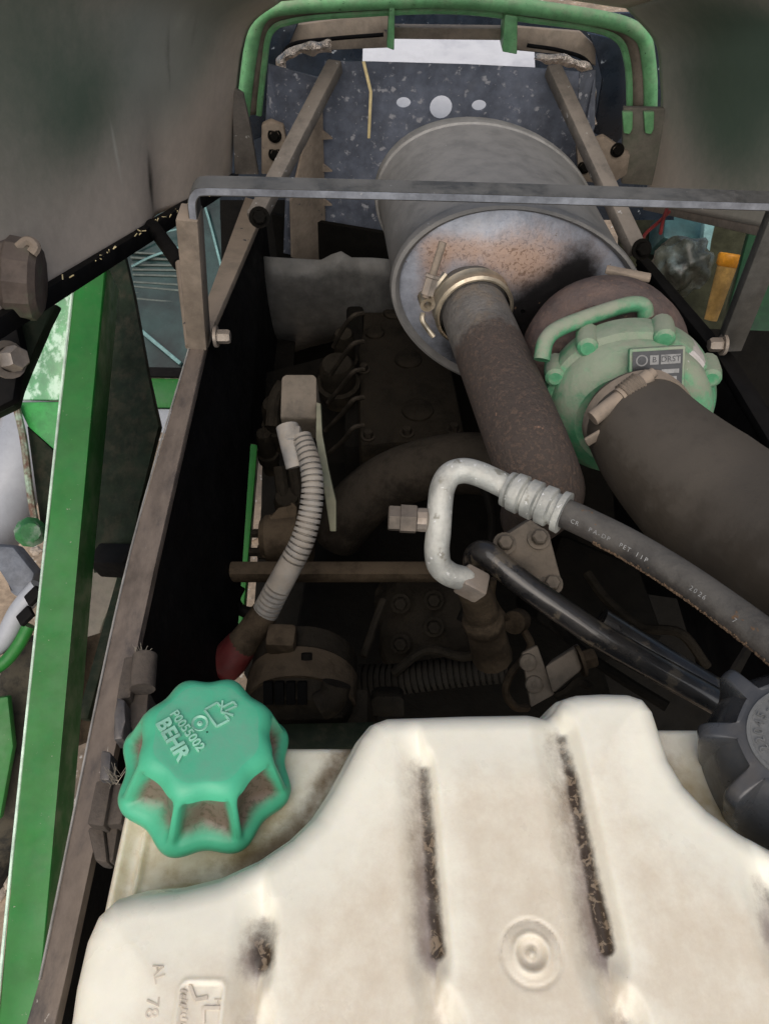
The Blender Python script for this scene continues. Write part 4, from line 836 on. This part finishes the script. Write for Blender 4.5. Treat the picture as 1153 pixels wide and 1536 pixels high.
# grey cap at the right edge
kb = P(1201, 1152, .475); kt = P(1200, 1102, .428)
kc = thing('breather_cap', kb, 'grey lobed plastic cap with raised numbers at the right edge', 'cap')
o, kn = lobed_cap('cap_body', kb, kt, .0605, .036, 8, R(122), m_greycap, kc, .0135, 0, rw=.10, prof=[(0, .97, 0, 0), (.03, 1., .05, 0), (.15, 1.0, .05, .05), (.3, .985, .05, .18), (.5, .965, .05, .35), (.68, .95, .05, .6), (.80, .94, .05, .85), (.88, .925, .05, 1.12), (.94, .895, .05, 1.27), (.975, .84, .05, 1.2), (.995, .78, .05, 1.0), (1.0, .70, .02, .62), (1.0, .62, 0, .25), (.995, .54, 0, 0), (1.0, .50, 0, 0), (1.0, .2, 0, 0), (1.0, .01, 0, 0)])
def KPn(u, v, l=.0002): return PP(u, v, kt, kn) + kn * l
bm = new(); lathe(bm, [(0, .0285), (.0012, .0282), (.0012, .0262), (.0004, .026), (.0004, .0005)], kt, kn, 48); ob('cap_disc', bm, M('grey_disc_plastic', (.12, .122, .12), .5, var=.1, bump=.15, bscale=300), kc)
arc = '22045-02'; kt2 = kt + kn * .0008; rad = .0215
e1 = (XA - kn * XA.dot(kn)).normalized(); e2 = kn.cross(e1); bmx = new()
for i, ch in enumerate(arc):
    a = R(208 - i * 13.5 - 14); rd = e1 * math.cos(a) + e2 * math.sin(a); tn = e1 * math.sin(a) - e2 * math.cos(a)
    t_ = text('cap_number', ch, kt2 + rd * rad, tn, rd, .0075, .0008, m_captext, None); me = t_.data; me.transform(Matrix.Translation(t_.location)); bmx.from_mesh(me); bpy.data.objects.remove(t_)
ob('cap_number', bmx, bpy.data.materials['grey_disc_plastic'], kc)
bm = new(); lathe(bm, [(-.02, .044), (.003, .044), (.005, .040)], kb - kn * .006, kn, 40, capb=True); ob('filler_neck', bm, m_tank, tk)

# ------------------------------------------------------------------ hinge latches beside the tank
def latch(parts, label):
    t_ = thing('rail_hinge', parts[0][1][0], label, 'hinge', 'hinges on the left rail')
    for nm, poly, th, m, bev in parts:
        bm = new(); prism(bm, poly, th, bev); ob(nm, bm, m, t_)
    return t_
hz = .565
la = latch([('leaf', [PH(u, v, .575) for u, v in [(186, 985), (203, 983), (196, 1046), (174, 1050), (180, 1020)]], Vector((0, 0, -.03)), m_hinge, .002),
            ('strap', [PH(u, v, .568) for u, v in [(175, 1045), (188, 1050), (188, 1082), (184, 1108), (170, 1110), (172, 1070)]], Vector((0, 0, -.02)), M('worn_dark_strap', (.13, .13, .135), .35, metal=.5, dust=DUST, damt=.3), .002),
            ('knuckle', [PH(u, v, .585) for u, v in [(200, 1034), (224, 1034), (220, 1080), (200, 1105), (190, 1075)]], Vector((0, 0, -.03)), m_hinge, .003)], 'dark rail hinge left of the green cap, the upper one')
bm = new(); tube(bm, [PH(218, 984, .575), PH(214, 1034, .575)], .0105, 6, 16, sp=False); ob('pin_barrel', bm, m_hinge, la)
bm = new()
for i in range(11):
    p = PH(212 + random.uniform(-8, 8), 982, .57); tube(bm, [p, p + Vector((random.uniform(-.006, .006), random.uniform(.002, .009), random.uniform(0, .008)))], .00022, 2, 3, sp=False)
tag(ob('frayed_strands', bm, m_strand, la), kind='stuff')
lb = latch([('leaf', [PH(u, v, .568) for u, v in [(144, 1170), (168, 1172), (156, 1240), (130, 1236)]], Vector((0, 0, -.03)), m_hinge, .002),
            ('strap', [PH(u, v, .562) for u, v in [(152, 1124), (167, 1128), (165, 1171), (149, 1170)]], Vector((0, 0, -.02)), bpy.data.materials['worn_dark_strap'], .002),
            ('knuckle', [PH(u, v, .574) for u, v in [(168, 1172), (192, 1176), (182, 1236), (158, 1238)]], Vector((0, 0, -.03)), m_hinge, .002),
            ('lower_leaf', [PH(u, v, .580) for u, v in [(130, 1240), (155, 1236), (162, 1295), (142, 1292)]], Vector((0, 0, -.02)), m_hinge, .003),
            ('lower_knuckle', [PH(u, v, .584) for u, v in [(158, 1238), (178, 1236), (170, 1290), (164, 1294)]], Vector((0, 0, -.02)), m_hinge, .003)], 'dark rail hinge left of the green cap, the lower one')
bm = new()
for i in range(26):
    p = PH(175 + random.uniform(-8, 8), 1170 + random.uniform(-8, 8), .56); tube(bm, [p, p + Vector((random.uniform(-.008, .008), random.uniform(-.004, .010), random.uniform(0, .01)))], .00022, 2, 3, sp=False)
tag(ob('frayed_strands', bm, m_strand, lb), kind='stuff')

# ------------------------------------------------------------------ left : things outside the bay
gbm = thing('green_beam', P(45, 1540, 1.0), 'long bright green steel beam left of the engine bay rail', 'beam')
TL = [P(114, 400, 1.30), P(72, 795, 1.22), P(22, 1270, 1.10), P(-10, 1600, 1.02)]; TR = [P(161, 395, 1.30), P(121, 795, 1.22), P(79, 1270, 1.10), P(52, 1600, 1.02)]
dn = (TR[1] - TL[1]).cross(TL[3] - TL[0]).normalized(); dn = dn if dn.z < 0 else -dn
dn = (dn + Vector((-.1, 0, 0))).normalized()
bm = new(); prism(bm, TL + TR[::-1], dn * .09, .004); ob('beam_tube', bm, m_green, gbm)
bm = new(); tube(bm, [p + Vector((-.001, 0, .002)) for p in TL], .0024, 30, 8); ob('bright_edge', bm, M('pale_edge_highlight', (.55, .68, .55), .35, bump=0), gbm)  # pale tube stands in for the light catching the beam edge
dp = thing('dark_fender', P(200, 840, 1.5), 'tapering dark olive panel between the green beam and the rail', 'panel')
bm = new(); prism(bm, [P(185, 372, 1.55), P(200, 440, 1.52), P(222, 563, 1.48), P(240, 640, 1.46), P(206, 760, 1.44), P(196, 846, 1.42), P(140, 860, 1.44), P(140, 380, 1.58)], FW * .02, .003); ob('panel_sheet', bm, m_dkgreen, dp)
bm = new(); bar(bm, P(150, 840, 1.45), P(205, 842, 1.40), .05, .05, ZA, .006); ob('panel_foot', bm, m_black, dp)
gf = thing('green_fender', P(60, 700, 1.7), 'glossy green fender with wavy reflections left of the beam', 'fender')
m_refl = M('green_with_reflections', (.05, .25, .08), .12, var=.3, coat=.6, bump=.25, bscale=14, col2=(.42, .62, .46), c2scale=26, c2th=.53, c2w=.06, stretch=(1, .5, 1))  # pale patches are reflections painted into the green
bm = new(); prism(bm, [P(118, 400, 1.62), P(92, 440, 1.62), P(36, 553, 1.62), P(26, 600, 1.62), P(118, 600, 1.62)], FW * .03, .004); ob('upper_face', bm, m_refl, gf)
bm = new(); prism(bm, [P(24, 603, 1.615), P(120, 602, 1.615), P(110, 700, 1.615), P(42, 640, 1.615)], FW * .03, .004); ob('front_face', bm, M('clean_green_paint', (.03, .24, .05), .4, bump=.03), gf)
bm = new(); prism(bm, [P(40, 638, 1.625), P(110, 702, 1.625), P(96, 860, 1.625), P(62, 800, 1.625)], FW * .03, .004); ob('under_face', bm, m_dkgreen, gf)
bm = new(); tube(bm, [P(24, 606, 1.6), P(36, 660, 1.6), P(46, 740, 1.6), P(58, 810, 1.6)], .008, 20, 8); ob('rolled_edge', bm, M('chipped_edge', (.3, .4, .3), .6, col2=(.12, .06, .04), c2scale=30, c2th=.5), gf)
bm = new(); lathe(bm, [(0, .03), (.012, .033), (.03, .02)], P(46, 798, 1.6), -FW + XA * .5, 10, capb=True); ob('edge_boss', bm, M('chipped_green', (.03, .14, .045), .6, col2=(.2, .25, .2), c2scale=30), gf)
bm = new(); tube(bm, [P(-30, 830, 2.15), P(8, 750, 2.2), P(34, 680, 2.22), P(60, 600, 2.3)], .085, 24, 28)
tag(ob('grey_cover', bm, m_grey, smooth=60), 'pale grey plastic cover behind the green fender', 'cover')
bm = new(); prism(bm, [P(-40, 815, 2.0), P(20, 820, 2.0), P(52, 860, 2.0), P(40, 905, 2.0), P(15, 890, 2.0), P(5, 850, 2.0), P(-40, 860, 2.0)], FW * .06, .01)
tag(ob('grey_bracket', bm, M('blue_grey_casting', (.12, .13, .15), .6), smooth=40), 'blue-grey bracket beneath the pale grey cover', 'bracket')
ws = thing('wheel_assembly', P(10, 1280, 1.9), 'dark tyre and fender with a green rim beside the beam', 'wheel')
bm = new(); tube(bm, [P(-30, 985, 1.65), P(5, 960, 1.63), P(30, 915, 1.62), P(60, 880, 1.62)], .022, 24, 14); ob('rim_lip', bm, m_grey, ws)
bm = new(); tube(bm, [P(-30, 1015, 1.62), P(5, 995, 1.62), P(28, 968, 1.62), P(44, 938, 1.62)], .014, 24, 12); ob('rim', bm, m_green, ws)
for u, v in ((50, 895), (38, 925)):
    bm = new(); bar(bm, P(u - 8, v + 8, 1.59), P(u + 10, v - 10, 1.59), .03, .012, ZA, .003); ob('clip', bm, m_black, ws)
bm = new(); tube(bm, [P(70, 960, 1.80), P(50, 1060, 1.78), P(20, 1200, 1.76), P(-40, 1330, 1.75)], lambda t, l: .09 - .03 * t, 40, 28); ob('tyre', bm, m_tyre, ws)
bm = new(); prism(bm, [P(-30, 1050, 1.64), P(12, 1045, 1.64), P(20, 1120, 1.64), P(0, 1230, 1.64), P(-30, 1240, 1.64)], FW * .02, .004); ob('green_panel', bm, m_green, ws)
bm = new(); prism(bm, [P(u, v, 1.75) for u, v in [(150, 800), (184, 845), (170, 895), (150, 950), (118, 960), (120, 800)]], FW * .03, .004)
tag(ob('grey_step_plate', bm, m_plateolive), 'dull grey plate low between the green beam and the rail', 'plate')
bm = new(); bar(bm, P(196, 835, 1.6), P(128, 1080, 1.45), .022, .03, ZA, .003)
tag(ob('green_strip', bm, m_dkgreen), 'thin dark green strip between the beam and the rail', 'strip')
bm = new(); prism(bm, [P(u, v, 1.9) for u, v in [(108, 960), (170, 940), (140, 1110), (92, 1130)]], FW * .03, .004)
tag(ob('rusty_block', bm, m_grime2), 'dark rusty block low beneath the dull grey plate', 'block')
# cab of the machine behind
cb = thing('cab_window', P(240, 650, 2.5), 'reflective teal cab window over a green body band, behind the rail', 'window')
bm = new(); prism(bm, [P(150, 280, 2.35), P(420, 270, 2.35), P(400, 552, 2.3), P(180, 552, 2.3)], FW * .01); ob('pane', bm, m_glass, cb)
for i in range(19):
    v = 378 + i * 9; bm = new(); a = P(196 + i, v + random.uniform(-2, 2), 2.325); b = P(275, v + random.uniform(-3, 3) + 3, 2.325); bar(bm, a, b, .008 + random.random() * .006, .006, UP, .001); ob('louvre', bm, m_slat, cb)
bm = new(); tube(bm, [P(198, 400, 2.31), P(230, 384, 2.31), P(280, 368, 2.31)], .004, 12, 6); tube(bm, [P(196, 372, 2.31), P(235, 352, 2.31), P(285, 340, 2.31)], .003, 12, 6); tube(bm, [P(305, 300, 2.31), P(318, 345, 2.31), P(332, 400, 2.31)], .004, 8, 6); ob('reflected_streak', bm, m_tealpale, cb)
bm = new(); bar(bm, P(212, 496, 2.28), P(272, 546, 2.28), .024, .012, UP, .002); ob('wiper_arm', bm, m_tealpale, cb)
bm = new(); bar(bm, P(180, 558, 2.28), P(300, 560, 2.28), .025, .03, UP, .004); ob('sill', bm, m_black, cb)
bm = new(); prism(bm, [P(180, 566, 2.28), P(300, 568, 2.28), P(300, 612, 2.26), P(180, 610, 2.26)], FW * .05, .004); ob('body_band', bm, m_green, cb)
bm = new(); prism(bm, [P(180, 612, 2.27), P(300, 614, 2.27), P(300, 660, 2.26), P(230, 646, 2.26), P(180, 640, 2.26)], FW * .05, .004); ob('grey_skirt', bm, m_grey, cb)
gs = thing('gas_strut', P(280, 520, .95), 'thin dark gas strut left of the brace leg', 'strut')
bm = new(); tube(bm, [P(228, 338, 1.12), P(270, 396, 1.06)], .011, 2, 12, sp=False); ob('cylinder', bm, m_black, gs)
bm = new(); tube(bm, [P(268, 392, 1.06), P(284, 520, .97)], .005, 2, 10, sp=False); ob('rod', bm, m_brown, gs)
# pivot near the left edge
pv = thing('hood_pivot', P(40, 600, .85), 'big dusty hex pivot and plate at the left edge under the hood', 'pivot')
bm = new(); lathe(bm, [(0, .034), (.010, .036), (.012, .043), (.028, .043), (.031, .046), (.056, .044), (.062, .036), (.064, .02)], P(-28, 412, .82), XA + FW * .25 - UP * .05, 12, capa=True, capb=True); ob('hex_head', bm, M('dusty_green_nut', (.09, .07, .058), .75, col2=(.09, .15, .08), c2scale=11, c2th=.62, dust=(.15, .12, .1), damt=.5, bump=.2), pv, 25)
bm = new(); tube(bm, [P(28, 372, .80), P(42, 362, .80), P(54, 370, .80), P(48, 380, .80)], .006, 12, 8); ob('lock_wire', bm, m_brown, pv)
bm = new(); prism(bm, [P(-40, 470, .90), P(86, 455, .92), P(62, 500, .92), P(34, 552, .92), P(22, 610, .92), P(-40, 640, .92)], FW * .02, .004); ob('pivot_plate', bm, m_dkgreen, pv)
bm = new(); prism(bm, [P(-40, 500, .89), P(20, 470, .89), P(32, 520, .89), P(20, 600, .89), P(-40, 630, .89)], FW * .02, .004); ob('inner_plate', bm, m_black, pv)
bm = new(); bolt(bm, P(10, 540, .88), XA * .8 - FW * .5, .015, .028); ob('bolt', bm, m_steel, pv)

# ------------------------------------------------------------------ right : shed things beyond the rail
bm = new(); prism(bm, [P(930, 280, 2.6), P(1500, 280, 2.6), P(1500, 760, 2.4), P(930, 760, 2.4)], FW * .03)
tag(ob('shed_partition', bm, m_olive), 'dim olive partition in the background at right', 'partition')
bm = new(); prism(bm, [P(998, 310, 2.4), P(1058, 315, 2.4), P(1056, 370, 2.36), P(1040, 372, 2.36), P(994, 356, 2.36)], FW * .15, .01)
tag(ob('teal_crate', bm, m_teal), 'dark teal plastic crate under the brace at right', 'crate')
bm = new(); prism(bm, [P(1057, 318, 2.3), P(1076, 320, 2.3), P(1066, 360, 2.3), P(1062, 400, 2.3), P(1052, 398, 2.3), P(1054, 360, 2.3)], FW * .03, .004)
tag(ob('teal_post', bm, m_tealpale), 'pale teal post beside the dark teal crate', 'post')
bm = new(); bmesh.ops.create_icosphere(bm, subdivisions=4, radius=1)
for v in bm.verts:
    n = v.co.normalized(); v.co = P(1022, 400, 2.25) + Vector((n.x * .085, n.y * .08, n.z * .085)) * (1 + .30 * noise.noise(n * 2.2) + .10 * noise.noise(n * 5) + .03 * abs(noise.noise(n * 14)))
tag(ob('plastic_bag', bm, m_bag, smooth=50), 'crumpled clear plastic bag beside the yellow tube', 'bag')
yt = thing('yellow_tube', P(1066, 480, 2.2), 'upright yellow plastic tube with a rolled rim beyond the rail', 'tube')
bm = new(); lathe(bm, [(0, .018), (.16, .027)], P(1065, 480, 2.15), P(1092, 392, 2.08) - P(1065, 480, 2.15), 24, capa=True); o = ob('tube_body', bm, m_yellow, yt)
bm = new(); lathe(bm, [(.150, .027), (.155, .031), (.178, .033), (.184, .030), (.180, .026), (.10, .022)], P(1065, 480, 2.15), P(1092, 392, 2.08) - P(1065, 480, 2.15), 24); ob('rim', bm, M('yellow_rim', (.68, .28, .02), .4, bump=0), yt)
bm = new(); prism(bm, [P(1128, 330, 1.8), P(1300, 330, 1.8), P(1300, 720, 1.7), P(1100, 620, 1.7), P(1082, 500, 1.75)], FW * .02, .003)
tag(ob('green_side_sheet', bm, M('deep_green_sheet', (.008, .04, .012), .5, bump=.05)), 'deep green body sheet outside the right brace leg', 'panel')
bm = new(); tube(bm, [P(1003, 318, 1.25), P(985, 335, 1.22), P(968, 350, 1.2), P(962, 362, 1.18)], .003, 16, 6); tube(bm, [P(1000, 312, 1.25), P(994, 330, 1.22), P(990, 350, 1.2)], .003, 16, 6)
tag(ob('red_wires', bm, m_redwire), 'thin red wires by the right strut foot', 'wires')
